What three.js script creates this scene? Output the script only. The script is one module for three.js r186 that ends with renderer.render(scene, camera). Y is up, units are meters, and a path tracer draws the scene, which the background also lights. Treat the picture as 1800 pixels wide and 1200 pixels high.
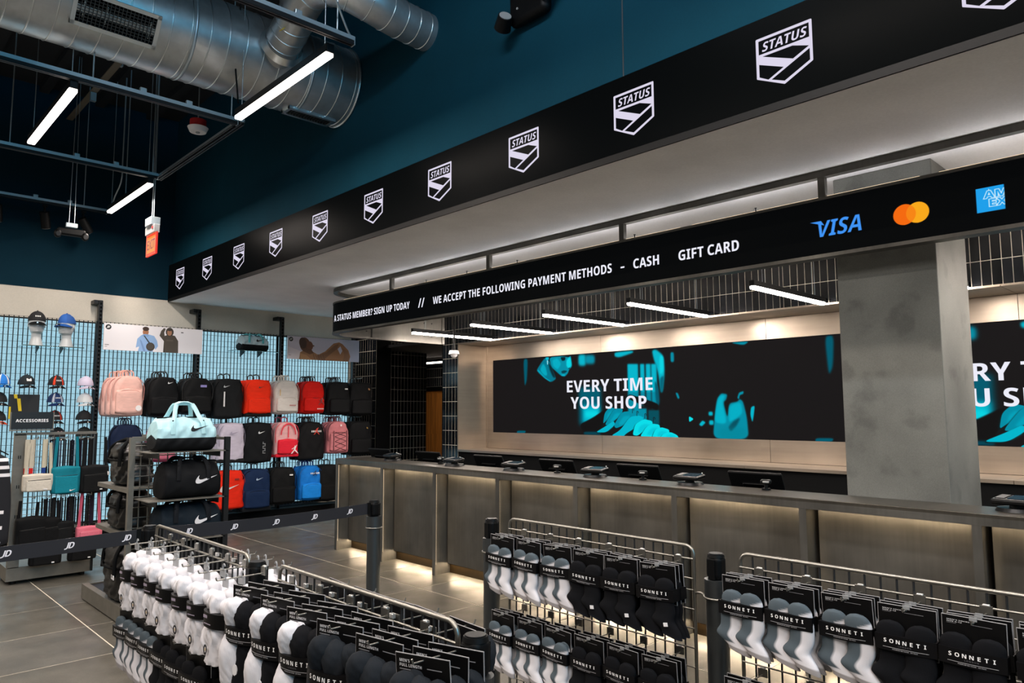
import * as THREE from 'three';
import { RoundedBoxGeometry } from 'three/addons/geometries/RoundedBoxGeometry.js';
import { mergeGeometries, mergeVertices } from 'three/addons/utils/BufferGeometryUtils.js';
import { RectAreaLightUniformsLib } from 'three/addons/lights/RectAreaLightUniformsLib.js';

// ---------- camera, exposure, light levels ----------
const V3 = THREE.Vector3, PI = Math.PI, rad = (d) => d * PI / 180;
const scene = new THREE.Scene();
scene.background = new THREE.Color(0x000000);
const camera = new THREE.PerspectiveCamera(50.4775, 1.5, 0.05, 60);
{
  const yaw = rad(46.19676), pitch = rad(5.46288), roll = rad(-0.20808);
  const f = new V3(-Math.sin(yaw) * Math.cos(pitch), Math.sin(pitch), -Math.cos(yaw) * Math.cos(pitch));
  const r = f.clone().cross(new V3(0, 1, 0)).normalize(), u = r.clone().cross(f), c = Math.cos(roll), s = Math.sin(roll);
  const right = r.clone().multiplyScalar(c).addScaledVector(u, s), up = u.clone().multiplyScalar(c).addScaledVector(r, -s);
  camera.quaternion.setFromRotationMatrix(new THREE.Matrix4().makeBasis(right, up, f.clone().negate()));
  camera.position.set(0, 1.56, 0);
}
const renderer = new THREE.WebGLRenderer({ antialias: true });
renderer.toneMapping = THREE.LinearToneMapping;
renderer.toneMappingExposure = 1.0;
renderer.shadowMap.enabled = true;
RectAreaLightUniformsLib.init();
const L = { lamp: 150, bar: 120, strip: 55, side: 14, kick: 120, wall: 0.6, cyan: 10, wash: 150, screen: 1.0, up: 13, spot: 14, lampGlow: 8 };
const WARM = 0xfff0e4, STRIP = 0xffe3bd, CYAN = 0x1fb6e8;

// ---------- helpers ----------
let seed = 7;
const rnd = () => { seed = (seed + 0x6d2b79f5) | 0; let t = Math.imul(seed ^ (seed >>> 15), 1 | seed); t = (t + Math.imul(t ^ (t >>> 7), 61 | t)) ^ t; return ((t ^ (t >>> 14)) >>> 0) / 4294967296; };
const rr = (a, b) => a + (b - a) * rnd();
const RND = (x) => Math.sqrt(Math.max(0, 1 - x * x)); // quarter circle
const hash = (x, y, s) => { let h = Math.imul(x, 374761393) + Math.imul(y, 668265263) + Math.imul(s, 974634777); h = Math.imul(h ^ (h >>> 13), 1274126177); return ((h ^ (h >>> 16)) >>> 0) / 4294967296; };
const lerp = (a, b, t) => a + (b - a) * t, clamp = (x, a = 0, b = 1) => Math.min(b, Math.max(a, x)), sm = (a, b, x) => { const t = clamp((x - a) / (b - a)); return t * t * (3 - 2 * t); };
function vnoise(x, y, p, s) { // tiling value noise, period p
  const x0 = Math.floor(x), y0 = Math.floor(y), fx = x - x0, fy = y - y0, m = (a) => ((a % p) + p) % p;
  const u = fx * fx * (3 - 2 * fx), v = fy * fy * (3 - 2 * fy);
  return lerp(lerp(hash(m(x0), m(y0), s), hash(m(x0 + 1), m(y0), s), u), lerp(hash(m(x0), m(y0 + 1), s), hash(m(x0 + 1), m(y0 + 1), s), u), v);
}
const fbm = (x, y, p, s, o = 4) => { let a = 0, w = 0.5, n = 0; for (let i = 0; i < o; i++) { a += w * vnoise(x, y, p, s + i); n += w; w *= 0.5; x *= 2; y *= 2; p *= 2; } return a / n; };
function dataTex(n, fn, srgb, rep = 1) { // fn(u,v) -> [r,g,b] 0..255
  const d = new Uint8Array(n * n * 4);
  for (let y = 0; y < n; y++) for (let x = 0; x < n; x++) { const c = fn(x / n, y / n), o = (y * n + x) * 4; d[o] = c[0]; d[o + 1] = c[1]; d[o + 2] = c[2]; d[o + 3] = 255; }
  const t = new THREE.DataTexture(d, n, n); t.magFilter = t.minFilter = THREE.LinearFilter; t.wrapS = t.wrapT = THREE.RepeatWrapping; if (srgb) t.colorSpace = THREE.SRGBColorSpace; t.repeat.set(rep, rep); t.needsUpdate = true; return t;
}
function canvasTex(w, h, draw, wrap) {
  const c = document.createElement('canvas'); c.width = w; c.height = h; draw(c.getContext('2d'), w, h);
  const t = new THREE.CanvasTexture(c); t.colorSpace = THREE.SRGBColorSpace; t.magFilter = THREE.LinearFilter; if (wrap) t.wrapS = t.wrapT = THREE.RepeatWrapping; return t;
}
const std = (color, roughness = 0.7, metalness = 0, extra = {}) => new THREE.MeshStandardMaterial({ color, roughness, metalness, ...extra });
const phys = (color, roughness, spec, extra = {}) => new THREE.MeshPhysicalMaterial({ color, roughness, metalness: 0, specularIntensity: spec, ...extra });
const glow = (color, k) => new THREE.MeshStandardMaterial({ color: 0x111111, roughness: 0.6, emissive: color, emissiveIntensity: k });
const counts = {};
const numbered = (name) => { const n = counts[name] = (counts[name] ?? -1) + 1; return n ? name + '_' + String(n).padStart(3, '0') : name; };
const shadows = (m) => { m.castShadow = m.receiveShadow = true; return m; };
function clean(g) { const q = g.index ? g.toNonIndexed() : g; for (const k of Object.keys(q.attributes)) if (!['position', 'normal', 'uv', 'color'].includes(k)) q.deleteAttribute(k); q.clearGroups(); return q; }
function muv(g) { // uv in metres, by the face's main direction
  g = clean(g); const p = g.attributes.position, n = g.attributes.normal, uv = new Float32Array(p.count * 2);
  for (let i = 0; i < p.count; i++) { const ax = Math.abs(n.getX(i)), ay = Math.abs(n.getY(i)), az = Math.abs(n.getZ(i)); const [a, b] = ay >= ax && ay >= az ? [p.getX(i), p.getZ(i)] : ax >= az ? [p.getZ(i), p.getY(i)] : [p.getX(i), p.getY(i)]; uv[i * 2] = a; uv[i * 2 + 1] = b; }
  g.setAttribute('uv', new THREE.BufferAttribute(uv, 2)); return g;
}
function merged(list) {
  if (!Array.isArray(list)) return list;
  if (list.length === 1) return list[0];
  const any = list.some((g) => g.attributes.color), q = list.map(clean);
  if (!any) return mergeGeometries(q);
  for (const g of q) if (!g.attributes.color) g.setAttribute('color', new THREE.BufferAttribute(new Float32Array(g.attributes.position.count * 3).fill(1), 3));
  return mergeGeometries(q);
}
function part(name, geos, mat, parent, label) {
  const m = shadows(new THREE.Mesh(merged(geos), mat)); m.name = name; if (label) m.userData.label = label; parent.add(m); return m;
}
function thing(name, label, category, [x, y, z] = [0, 0, 0], turn = 0, group) {
  const o = new THREE.Group(); o.name = numbered(name); scene.add(o); o.position.set(x, y, z); o.rotation.y = turn;
  o.userData = { label, category }; if (group) o.userData.group = group; return o;
}
function dup(src, label, [x, y, z], turn = src.rotation.y, group) {
  const o = src.clone(); o.name = numbered(src.name.replace(/_\d{3}$/, '')); o.userData = { ...src.userData, label }; if (group) o.userData.group = group;
  o.position.set(x, y, z); o.rotation.y = turn; scene.add(o); return o;
}
function struct(name, geos, mat, parent = scene) { const m = part(parent === scene ? numbered(name) : name, geos, mat, parent); if (parent === scene) m.userData.kind = 'structure'; return m; }
function structGroup(name) { const o = new THREE.Group(); o.name = numbered(name); o.userData.kind = 'structure'; scene.add(o); return o; }
// geometry makers: centre positions
const B = (w, h, d, x = 0, y = 0, z = 0) => new THREE.BoxGeometry(w, h, d).translate(x, y, z);
const BB = (x0, x1, y0, y1, z0, z1) => B(x1 - x0, y1 - y0, z1 - z0, (x0 + x1) / 2, (y0 + y1) / 2, (z0 + z1) / 2);
const RB = (w, h, d, r, x = 0, y = 0, z = 0, s = 2) => new RoundedBoxGeometry(w, h, d, s, r).translate(x, y, z);
const CY = (r, h, x = 0, y = 0, z = 0, n = 20, r2 = r) => new THREE.CylinderGeometry(r2, r, h, n).translate(x, y, z);
function bar(a, b, r, n = 8) { // round bar between two points
  const A = new V3(...a), Bv = new V3(...b), d = Bv.clone().sub(A), l = d.length();
  return new THREE.CylinderGeometry(r, r, l, n).applyQuaternion(new THREE.Quaternion().setFromUnitVectors(new V3(0, 1, 0), d.normalize())).translate((A.x + Bv.x) / 2, (A.y + Bv.y) / 2, (A.z + Bv.z) / 2);
}
const tube = (pts, r, n = 24, m = 7, closed = false) => new THREE.TubeGeometry(new THREE.CatmullRomCurve3(pts.map((p) => new V3(...p)), closed), n, r, m, closed);
function loft(fn, nu = 20, nv = 24, color) { // rings in x/z stacked along y: fn(s) -> {c:[x,y,z], a, b, e}
  const pos = [], uv = [], col = [], idx = [];
  for (let i = 0; i <= nu; i++) {
    const s = i / nu, { c, a, b, e = 2, tilt = 0 } = fn(s);
    for (let j = 0; j <= nv; j++) {
      const t = j / nv * 2 * PI, cs = Math.cos(t), sn = Math.sin(t), px = Math.sign(cs) * Math.abs(cs) ** (2 / e), pz = Math.sign(sn) * Math.abs(sn) ** (2 / e);
      pos.push(c[0] + a * px, c[1] + tilt * a * px, c[2] + b * pz); uv.push(j / nv, s);
      if (color) col.push(...color(s, px, pz));
    }
  }
  for (let i = 0; i < nu; i++) for (let j = 0; j < nv; j++) { const q = i * (nv + 1) + j; idx.push(q, q + 1, q + nv + 1, q + 1, q + nv + 2, q + nv + 1); }
  const g = new THREE.BufferGeometry(); g.setAttribute('position', new THREE.Float32BufferAttribute(pos, 3)); g.setAttribute('uv', new THREE.Float32BufferAttribute(uv, 2));
  if (color) g.setAttribute('color', new THREE.Float32BufferAttribute(col, 3));
  g.setIndex(idx); g.computeVertexNormals();
  // one normal across the seam
  const n = g.attributes.normal; for (let i = 0; i <= nu; i++) { const a = i * (nv + 1), b = a + nv, v = new V3(n.getX(a) + n.getX(b), n.getY(a) + n.getY(b), n.getZ(a) + n.getZ(b)).normalize(); n.setXYZ(a, v.x, v.y, v.z); n.setXYZ(b, v.x, v.y, v.z); }
  // orientation: rings run counter-clockwise downwards or upwards; flip when needed
  const y0 = fn(0).c[1], y1 = fn(1).c[1]; if (y1 > y0) { const ix = g.index.array; for (let i = 0; i < ix.length; i += 3) { const t = ix[i]; ix[i] = ix[i + 1]; ix[i + 1] = t; } for (let i = 0; i < n.count; i++) n.setXYZ(i, -n.getX(i), -n.getY(i), -n.getZ(i)); }
  return g;
}
function poly(points, depth = 0.004, bevel = 0) { // points [[x,y]..] extruded towards +z
  const s = new THREE.Shape(points.map(([x, y]) => new THREE.Vector2(x, y)));
  return new THREE.ExtrudeGeometry(s, { depth, bevelEnabled: bevel > 0, bevelThickness: bevel, bevelSize: bevel, bevelSegments: 2, curveSegments: 10 });
}
function swooshGeo(w, depth = 0.004) {
  const s = new THREE.Shape(); const k = w;
  s.moveTo(0.17 * k, 0.36 * k); s.bezierCurveTo(-0.06 * k, 0.14 * k, -0.04 * k, -0.06 * k, 0.22 * k, 0.0); s.lineTo(1.0 * k, 0.34 * k); s.lineTo(0.33 * k, 0.17 * k); s.bezierCurveTo(0.16 * k, 0.14 * k, 0.12 * k, 0.22 * k, 0.17 * k, 0.36 * k);
  return new THREE.ExtrudeGeometry(s, { depth, bevelEnabled: false, curveSegments: 12 }).translate(-0.5 * k, -0.15 * k, 0);
}
function rectLight(color, k, w, h, at, to) { const l = new THREE.RectAreaLight(color, k, w, h); l.position.set(...at); scene.add(l); l.lookAt(...to); return l; }

// ---------- materials ----------
const TX = {};
TX.tile = dataTex(512, (u, v) => { const f = fbm(u * 5, v * 5, 5, 3, 4) - 0.5, g = hash(Math.floor(u * 512), Math.floor(v * 512), 9) - 0.5, s = hash(Math.floor(u * 256), Math.floor(v * 256), 21) > 0.965 ? 16 : 0, k = 86 + f * 28 + g * 26 + s; return [k * 1.0, k * 0.975, k * 0.91]; }, true, 1.1);
TX.tileR = dataTex(256, (u, v) => { const k = 100 + (fbm(u * 6, v * 6, 6, 33, 4) - 0.5) * 80; return [k, k, k]; }, false, 1.1);
TX.steel = dataTex(512, (u, v) => { const f = fbm(u * 4, v * 4, 4, 51, 5) - 0.5, g = fbm(u * 90, v * 6, 90, 61, 2) - 0.5, k = 84 + f * 44 + g * 9; return [k * 1.0, k * 0.975, k * 0.915]; }, true, 0.8);
TX.sheet = dataTex(512, (u, v) => { const f = fbm(u * 3, v * 3, 3, 151, 5) - 0.5, g = fbm(u * 4, v * 80, 80, 161, 2) - 0.5, k = 168 + f * 46 + g * 10; return [k * 1.0, k * 0.93, k * 0.85]; }, true, 0.5);
TX.sheetR = dataTex(256, (u, v) => { const k = 92 + (fbm(u * 4, v * 4, 4, 177, 4) - 0.5) * 60; return [k, k, k]; }, false, 0.5);
TX.steelR = dataTex(256, (u, v) => { const k = 132 + (fbm(u * 5, v * 5, 5, 77, 4) - 0.5) * 90; return [k, k, k]; }, false, 0.8);
TX.conc = dataTex(512, (u, v) => { const f = fbm(u * 4, v * 4, 4, 91, 5) - 0.5, p = sm(0.55, 0.8, fbm(u * 9, v * 9, 9, 95, 5)), g = hash(Math.floor(u * 512), Math.floor(v * 512), 5) - 0.5, k = 106 + f * 38 - p * 16 + g * 14; return [k, k * 1.0, k * 0.965]; }, true, 0.75);
TX.paint = dataTex(256, (u, v) => { const k = 240 + (fbm(u * 8, v * 8, 8, 14, 4) - 0.5) * 18 + (hash(Math.floor(u * 256), Math.floor(v * 256), 2) - 0.5) * 8; return [k, k, k]; }, true, 0.5);
TX.zinc = dataTex(256, (u, v) => { const k = 210 + (fbm(u * 14, v * 14, 14, 44, 3) - 0.5) * 26; return [k, k, k]; }, true, 1.5);
TX.zincR = dataTex(256, (u, v) => { const k = 92 + (fbm(u * 10, v * 10, 10, 47, 4) - 0.5) * 36; return [k, k, k]; }, false, 1.5);
TX.weave = dataTex(128, (u, v) => { const k = 240 + (fbm(u * 12, v * 12, 12, 66, 3) - 0.5) * 22; return [k, k, k]; }, true, 2);
TX.wrinkle = dataTex(256, (u, v) => { const k = 128 + (fbm(u * 6, v * 6, 6, 71, 2) - 0.5) * 150; return [k, k, k]; }, false, 1);
TX.knit = dataTex(128, (u, v) => { const k = 128 + Math.sin(u * 2 * PI * 32) * 60 + Math.sin(v * 2 * PI * 40) * 30; return [k, k, k]; }, false, 1);
TX.wood = dataTex(256, (u, v) => { const f = fbm(u * 24, v * 2, 24, 83, 3), k = 0.75 + f * 0.45; return [186 * k, 118 * k, 48 * k]; }, true, 1);
const M = {
  tile: std(0xffffff, 1, 0, { map: TX.tile, roughnessMap: TX.tileR }),
  grout: std(0xd2cab8, 0.9), grout2: std(0xe2dccb, 0.8),
  ceiling: std(0x15191d, 0.9, 0, { map: TX.paint }), navy: phys(0x083949, 0.85, 0.2, { map: TX.paint }), navyShaded: phys(0x0a2b39, 0.85, 0.2, { map: TX.paint }), beige: std(0xcfc8ba, 0.8, 0, { map: TX.paint }), soffit: std(0xf0efee, 0.85, 0, { map: TX.paint }), dark: std(0x16181a, 0.8),
  steel: std(0xffffff, 1, 0.55, { map: TX.steel, roughnessMap: TX.steelR }), steel2: std(0xffffff, 1, 0.85, { map: TX.sheet, roughnessMap: TX.sheetR }), steelTop: std(0xf4eee6, 0.3, 0.6, { map: TX.steel }), liner: std(0xffffff, 0.6, 0.4, { map: TX.steel }), bronze: std(0xa98a55, 0.45, 0.6, { map: TX.steel }),
  conc: std(0xf4f6f2, 0.72, 0, { map: TX.conc }),
  zinc: std(0xe2e9ec, 1, 0.84, { map: TX.zinc, roughnessMap: TX.zincR }), zincEdge: std(0xdfe6e8, 0.35, 1),
  glazed: std(0x0b0e12, 0.16), glazed2: std(0x10141a, 0.2), glazed3: std(0x080a0d, 0.13),
  black: phys(0x08090a, 0.5, 0.3), blackGloss: phys(0x060708, 0.35, 0.6), blackMatte: phys(0x0b0c0d, 0.85, 0.2), rail: std(0x1d1f21, 0.45, 0.5), gun: std(0x55595b, 0.38, 0.85), wire: std(0x8f8d86, 0.35, 0.9), wireGun: std(0x4a4b4c, 0.4, 0.8), wireDark: std(0x15191c, 0.5, 0.4), fixture: std(0x8e8b82, 0.5, 0.5, { map: TX.zinc }), galv: std(0xb9c6cc, 0.4, 0.8),
  white: std(0xe9e8ea, 0.55), plastic: std(0xa8abad, 0.35, 0, { transparent: true, opacity: 0.6 }), red: std(0xa8161a, 0.5), silver: std(0xc9c9c6, 0.3, 0.6),
  barGlow: glow(WARM, 55), lampGlow: glow(WARM, L.lampGlow), stripGlow: glow(STRIP, 1.6),
};
const fabrics = {};
const fabric = (hex, rough = 0.75) => fabrics[hex + '/' + rough] ??= phys(hex, rough, 0.35, { map: TX.weave, bumpMap: TX.wrinkle, bumpScale: 0.004 });
const plain = {}; const solid = (hex, rough = 0.6) => plain[hex + '/' + rough] ??= std(hex, rough);
// ---------- the setting ----------
const SOF = 3.055, ZB = -3.375, ZW = -3.42, XW = -10.3, ZN = -7.15, ZI = -7.72, YL = 2.6;
{ // floor of separate large tiles on a grouted bed
  const f = structGroup('floor');
  part('bed', [muv(BB(-13, 7, -0.12, -0.002, -12, 8))], M.grout, f);
  const w = 0.782, d = 0.81, g = 0.009, variants = [];
  for (let k = 0; k < 6; k++) { const q = muv(new RoundedBoxGeometry(w - g, 0.012, d - g, 1, 0.0015)); const uv = q.attributes.uv, a = rnd() * 3, b = rnd() * 3; for (let i = 0; i < uv.count; i++) uv.setXY(i, uv.getX(i) + a, uv.getY(i) + b); variants.push(q); }
  const mats = [0xffffff, 0xf1efea, 0xfaf8f2].map((c) => { const m = M.tile.clone(); m.color.set(c); return m; });
  for (let i = 0; i < 16; i++) for (let j = 0; j < 9; j++) { const t = part('tile', [variants[(i * 5 + j * 3) % 6]], mats[(i * 7 + j * 4) % 3], f); t.position.set(-10.82 + 0.01 + (i + 0.5) * w, -0.006, -6.4 + (j + 0.5) * d); }
  const rest = []; for (let i = -3; i < 26; i++) for (let j = -7; j < 20; j++) if (!(i >= 0 && i < 16 && j >= 0 && j < 9)) { const x = -10.81 + (i + 0.5) * w, z = -6.4 + (j + 0.5) * d; if (x > -12.9 && x < 6.8 && z > -11.9 && z < 7.8) rest.push(muv(new THREE.BoxGeometry(w - g, 0.012, d - g).translate(x, -0.006, z))); }
  const r = part('tile_field', rest, M.tile, f); r.userData.kind = 'stuff';
}
{ // dark upper ceiling with deck ribs
  const c = structGroup('ceiling');
  part('deck', [BB(-10.6, 6.4, 5.6, 5.75, ZW - 0.2, 8)], M.ceiling, c);
  for (let i = 0; i < 16; i++) part('rib', [BB(-10.3, 6.2, 5.52, 5.6, -3.1 + i * 0.62, -3.0 + i * 0.62)], M.ceiling, c);
  const s = structGroup('ceiling_over_counter'); part('panel', [muv(BB(-12.4, 6.2, SOF, SOF + 0.12, -12, ZW + 0.02))], M.soffit, s);
}
{ // left wall: beige field with a dark upper band
  const w = structGroup('wall_left');
  part('lower_field', [muv(BB(XW - 0.3, XW, 0, 3.075, -6.3, 8))], M.beige, w);
  part('upper_band', [muv(BB(XW - 0.3, XW + 0.006, 3.075, 5.75, ZW - 0.1, 8))], M.navyShaded, w);  // same paint as the bulkhead, its colour darkened for the weaker light here
  part('plinth', [RB(0.28, 0.16, 5.0, 0.008, XW + 0.14, 0.08, -3.7)], M.blackMatte, w);
  const b = structGroup('wall_bulkhead'); // above the counter zone, two boards with a fine joint
  part('board', [muv(BB(XW, -2.58, SOF + 0.03, 5.75, ZW - 0.2, ZW))], M.navy, b); part('board', [muv(BB(-2.575, 6.2, SOF + 0.03, 5.75, ZW - 0.2, ZW))], M.navy, b);
  part('joint_bead', [BB(-2.5815, -2.5735, SOF, 5.6, ZW - 0.01, ZW + 0.002)], M.gun, b);
  struct('wall_right', [muv(BB(6.2, 6.4, 0, 5.75, -12, 8))], std(0x9aa2a8, 0.8)); struct('wall_front', [muv(BB(-10.6, 6.4, 0, 5.75, 8, 8.2))], std(0xa09d98, 0.8));
  struct('wall_corridor', [muv(BB(-12.6, -12.3, 0, SOF, -8.7, -6.2)), muv(BB(-15.6, -15.4, 0, SOF, -11.2, -8.7)), muv(BB(-15.6, -12.3, 0, SOF, -8.75, -8.7)), muv(BB(-12.3, -10.6, 0, SOF, -6.3, -6.2))], M.dark);
}
// ---------- glazed wall tiles (75 x 220, stacked upright) ----------
const TW = 0.0767, TH = 0.2235, TG = 0.0062, tileGeo = muv(new RoundedBoxGeometry(TW - TG, TH - TG, 0.01, 1, 0.0012)), tileMats = [M.glazed, M.glazed2, M.glazed, M.glazed3];
function tileWall(parent, x0, x1, y0, y1, at, turn, individual, yRef = YL) { // a tiled face; x runs along the wall
  const toWorld = (g, x, y) => { g = g.clone(); g.translate(x, y, -0.0022); g.rotateY(turn); g.translate(...at); return g; };
  const nX = Math.ceil((x1 - x0) / TW), rest = [[], []];
  for (let i = 0; i < nX; i++) {
    const a = x0 + i * TW, b = Math.min(a + TW, x1);
    for (let k = Math.floor((y0 - yRef) / TH); yRef + k * TH < y1; k++) {
      const c = Math.max(yRef + k * TH, y0), d = Math.min(yRef + (k + 1) * TH, y1); if (d - c < 0.012 || b - a < 0.012) continue;
      const full = d - c > TH - 0.001 && b - a > TW - 0.001, g = full ? tileGeo : muv(new THREE.BoxGeometry(b - a - TG, d - c - TG, 0.012));
      const q = toWorld(g, (a + b) / 2, (c + d) / 2), m = Math.floor(hash(i, k, 5) * 4);
      if (individual && individual(a)) part('wall_tile', [q], tileMats[m], parent); else rest[m & 1].push(q);
    }
  }
  rest.forEach((r, i) => { if (r.length) part('wall_tile_field', r, i ? M.glazed2 : M.glazed, parent).userData.kind = 'stuff'; });
}
{
  const w = structGroup('wall_back');
  part('tile_bed', [BB(-9.04, -8.655, 0, SOF, ZN - 0.2, ZN), BB(-8.655, 6.2, YL, SOF, ZN - 0.2, ZN)], M.grout2, w);
  tileWall(w, -9.04, -8.655, 0, SOF, [0, 0, ZN], 0, null); tileWall(w, -8.655, -3.4, YL + 0.004, SOF, [0, 0, ZN], 0, null);
  tileWall(w, -3.4, 0.35, YL + 0.004, SOF, [0, 0, ZN], 0, () => true); tileWall(w, 0.35, 2.6, YL + 0.004, SOF, [0, 0, ZN], 0, null);
  part('end_return', [BB(-9.06, -9.04, 0, SOF, ZN - 0.2, ZN)], M.blackMatte, w);
  // metal lined recess that holds the long screen
  const r = structGroup('wall_recess'), y0 = 0.975;
  const sheet = (g) => muv(g);
  const XS = [-8.655, -6.293, -3.895, -1.5, 0.9, 2.6];
  part('recess_cheek', [sheet(BB(-8.665, -8.645, y0, YL, ZI, ZN + 0.012))], M.steel2, r);
  part('recess_corner_trim', [sheet(BB(-8.645, -8.61, y0, YL, ZI, ZI + 0.012))], M.steel2, r);
  for (let i = 0; i < 5; i++) {
    const a = XS[i] + 0.0025, b = XS[i + 1] - 0.0025;
    part('lintel_sheet', [sheet(BB(a, b, YL - 0.012, YL, ZI, ZN + 0.014)), sheet(BB(a, b, YL - 0.012, YL + 0.006, ZN + 0.008, ZN + 0.02))], M.steel2, r);
    part('upper_sheet', [sheet(BB(Math.max(a, -8.64), b, 2.354, YL - 0.014, ZI - 0.01, ZI))], M.steel2, r);
    part('lower_sheet', [sheet(BB(Math.max(a, -8.64), b, y0 + 0.004, 1.225, ZI - 0.01, ZI))], M.steel2, r);
    part('ledge_sheet', [sheet(BB(a, b, y0 - 0.03, y0, ZI, ZN + 0.02))], M.steel2, r);
  }
  part('recess_side_trim', [sheet(BB(-8.64, -8.488, 1.225, 2.354, ZI - 0.01, ZI))], M.steel2, r);
  part('recess_back', [BB(-8.67, 6.2, 0, SOF, ZI - 0.15, ZI - 0.03)], M.dark, r);
  struct('wall_low_cabinet', [BB(-8.655, 2.6, 0, y0 - 0.03, ZI - 0.02, ZN)], M.blackMatte);
}
{ // tiled passage at the left of the recess
  const w = structGroup('wall_passage');
  part('tile_bed', [BB(-12.3, -11.02, 0, SOF, -7.5, -7.2), BB(-11.75, -11.55, 0, SOF, -8.72, -7.5)], M.grout2, w);
  tileWall(w, -12.3, -11.02, 0, SOF, [0, 0, -7.2], 0, null, 2.42);
  tileWall(w, 7.5, 8.72, 0, SOF, [-11.55, 0, 0], PI / 2, null, 2.42);
  part('side_return', [BB(-11.02, -11.0, 0, SOF, -7.5, -7.2)], M.blackMatte, w);
  const b = structGroup('wall_passage_end');
  part('tile_bed', [BB(-15.4, -8.2, 2.16, 2.7, -11.12, -11.02), BB(-15.4, -14.9, 0, 2.16, -11.12, -11.02), BB(-12.9, -8.2, 0, 2.16, -11.12, -11.02)], M.grout2, b);
  part('lowered_ceiling', [BB(-15.4, -9.06, 2.7, 2.75, -11.12, -7.4)], M.dark, b);
  tileWall(b, -15.4, -12.3, 2.16, 2.7, [0, 0, -11.02], 0, null, 2.16);
  const dr = structGroup('door_1');
  part('door_leaf', [muv(RB(2.0, 2.06, 0.05, 0.006, -13.9, 1.03, -11.05))], std(0xffffff, 0.5, 0, { map: TX.wood }), dr);
  part('door_frame', [BB(-14.95, -14.9, 0, 2.14, -11.08, -10.98), BB(-12.9, -12.85, 0, 2.14, -11.08, -10.98), BB(-14.95, -12.85, 2.06, 2.15, -11.08, -10.98)], M.black, dr);
  for (let i = 1; i < 4; i++) part('door_groove', [BB(-14.9 + i * 0.5 - 0.004, -14.9 + i * 0.5 + 0.004, 0.02, 2.05, -11.024, -11.02)], solid(0x5a3612), dr);
  const l = thing('linear_lamp', 'thin glowing lamp in the passage above the wooden door', 'lamp', [-12.2, 2.62, -9.6]);
  part('housing', [B(1.5, 0.05, 0.07, 0, 0.02, 0)], M.black, l); part('diffuser', [B(1.48, 0.03, 0.06, 0, -0.02, 0)], M.lampGlow, l);
  rectLight(WARM, 110, 1.48, 0.06, [-12.2, 2.58, -9.6], [-12.2, 0, -9.6]);
  rectLight(WARM, 160, 0.06, 0.06, [-13.6, 2.6, -10.6], [-13.9, 1, -11]);
}
for (const [x, z, n] of [[-10.25, -7.95, 'passage'], [-11.2, -6.65, 'bag wall end']]) { const d = thing('fill_light', `small added unseen downlight by the ${n}, hidden above the payment sign`, 'lamp', [x, SOF, z]); part('trim', [B(0.2, 0.012, 0.2, 0, -0.006, 0)], M.black, d); part('lens', [B(0.15, 0.008, 0.15, 0, -0.014, 0)], M.lampGlow, d); rectLight(WARM, 75, 0.15, 0.15, [x, SOF - 0.025, z], [x, 0, z]); }  // added lamps, no fitting seen here, to brighten the passage tiles
// ---------- concrete pillar ----------
{
  const p = structGroup('wall_pillar');
  part('shaft', [muv(RB(0.58, SOF, 0.62, 0.006, -1.59, SOF / 2, -5.03, 1))], M.conc, p);
}
// ---------- screens ----------
const screenMat = (t, k, rough = 0.35) => new THREE.MeshPhysicalMaterial({ color: 0x030404, roughness: rough, specularIntensity: 0.015, emissive: 0xffffff, emissiveMap: t, emissiveIntensity: k });
function fillPoly(c, pts, col) { c.fillStyle = col; c.beginPath(); pts.forEach(([x, y], i) => i ? c.lineTo(x, y) : c.moveTo(x, y)); c.closePath(); c.fill(); }
function shield(c, x, y, w, h, fg, bg) { // x,y lower left in a y-down canvas: v runs up
  const P = (q) => q.map(([u, v]) => [x + u * w, y - v * h]);
  c.lineJoin = 'round'; c.strokeStyle = fg; c.lineWidth = w * 0.045; const o = P([[0.02, 0.98], [0.98, 0.98], [0.98, 0.27], [0.5, 0.03], [0.02, 0.27]]);
  c.beginPath(); o.forEach(([a, b], i) => i ? c.lineTo(a, b) : c.moveTo(a, b)); c.closePath(); c.fillStyle = fg; c.fill(); c.stroke();
  fillPoly(c, P([[0.05, 0.95], [0.95, 0.95], [0.95, 0.695], [0.05, 0.695]]), bg);
  fillPoly(c, P([[0.12, 0.645], [0.66, 0.645], [0.94, 0.54], [0.66, 0.41]]), bg);
  fillPoly(c, P([[0.05, 0.515], [0.49, 0.32], [0.21, 0.185], [0.05, 0.28]]), bg);
  fillPoly(c, P([[0.95, 0.49], [0.95, 0.285], [0.5, 0.065], [0.27, 0.165]]), bg);
  c.save(); c.translate(x + w * 0.5, y - h * 0.735); c.transform(1, 0, -0.2, 1, 0, 0); c.fillStyle = fg; c.textAlign = 'center'; c.font = 'bold ' + Math.round(h * 0.235) + 'px sans-serif';
  const full = c.measureText('STATUS').width; c.scale(w * 0.8 / full, 1); c.fillText('STATUS', 0, 0); c.restore();
}
function jd(c, x, y, h, col) { // slanted two-letter mark, x,y = left of the base line
  c.save(); c.translate(x, y); c.transform(1, 0, -0.27, 1, 0, 0); c.fillStyle = col; c.font = 'bold ' + Math.round(h * 1.38) + 'px sans-serif';
  c.fillText('D', h * 0.43, 0); c.fillRect(h * 0.27, -h, h * 0.22, h * 0.86); c.beginPath(); c.moveTo(h * 0.49, -h * 0.2); c.quadraticCurveTo(h * 0.47, h * 0.12, h * 0.0, h * 0.14); c.lineTo(-h * 0.02, -h * 0.04); c.quadraticCurveTo(h * 0.26, -h * 0.04, h * 0.27, -h * 0.24); c.closePath(); c.fill(); c.restore();
}
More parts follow.
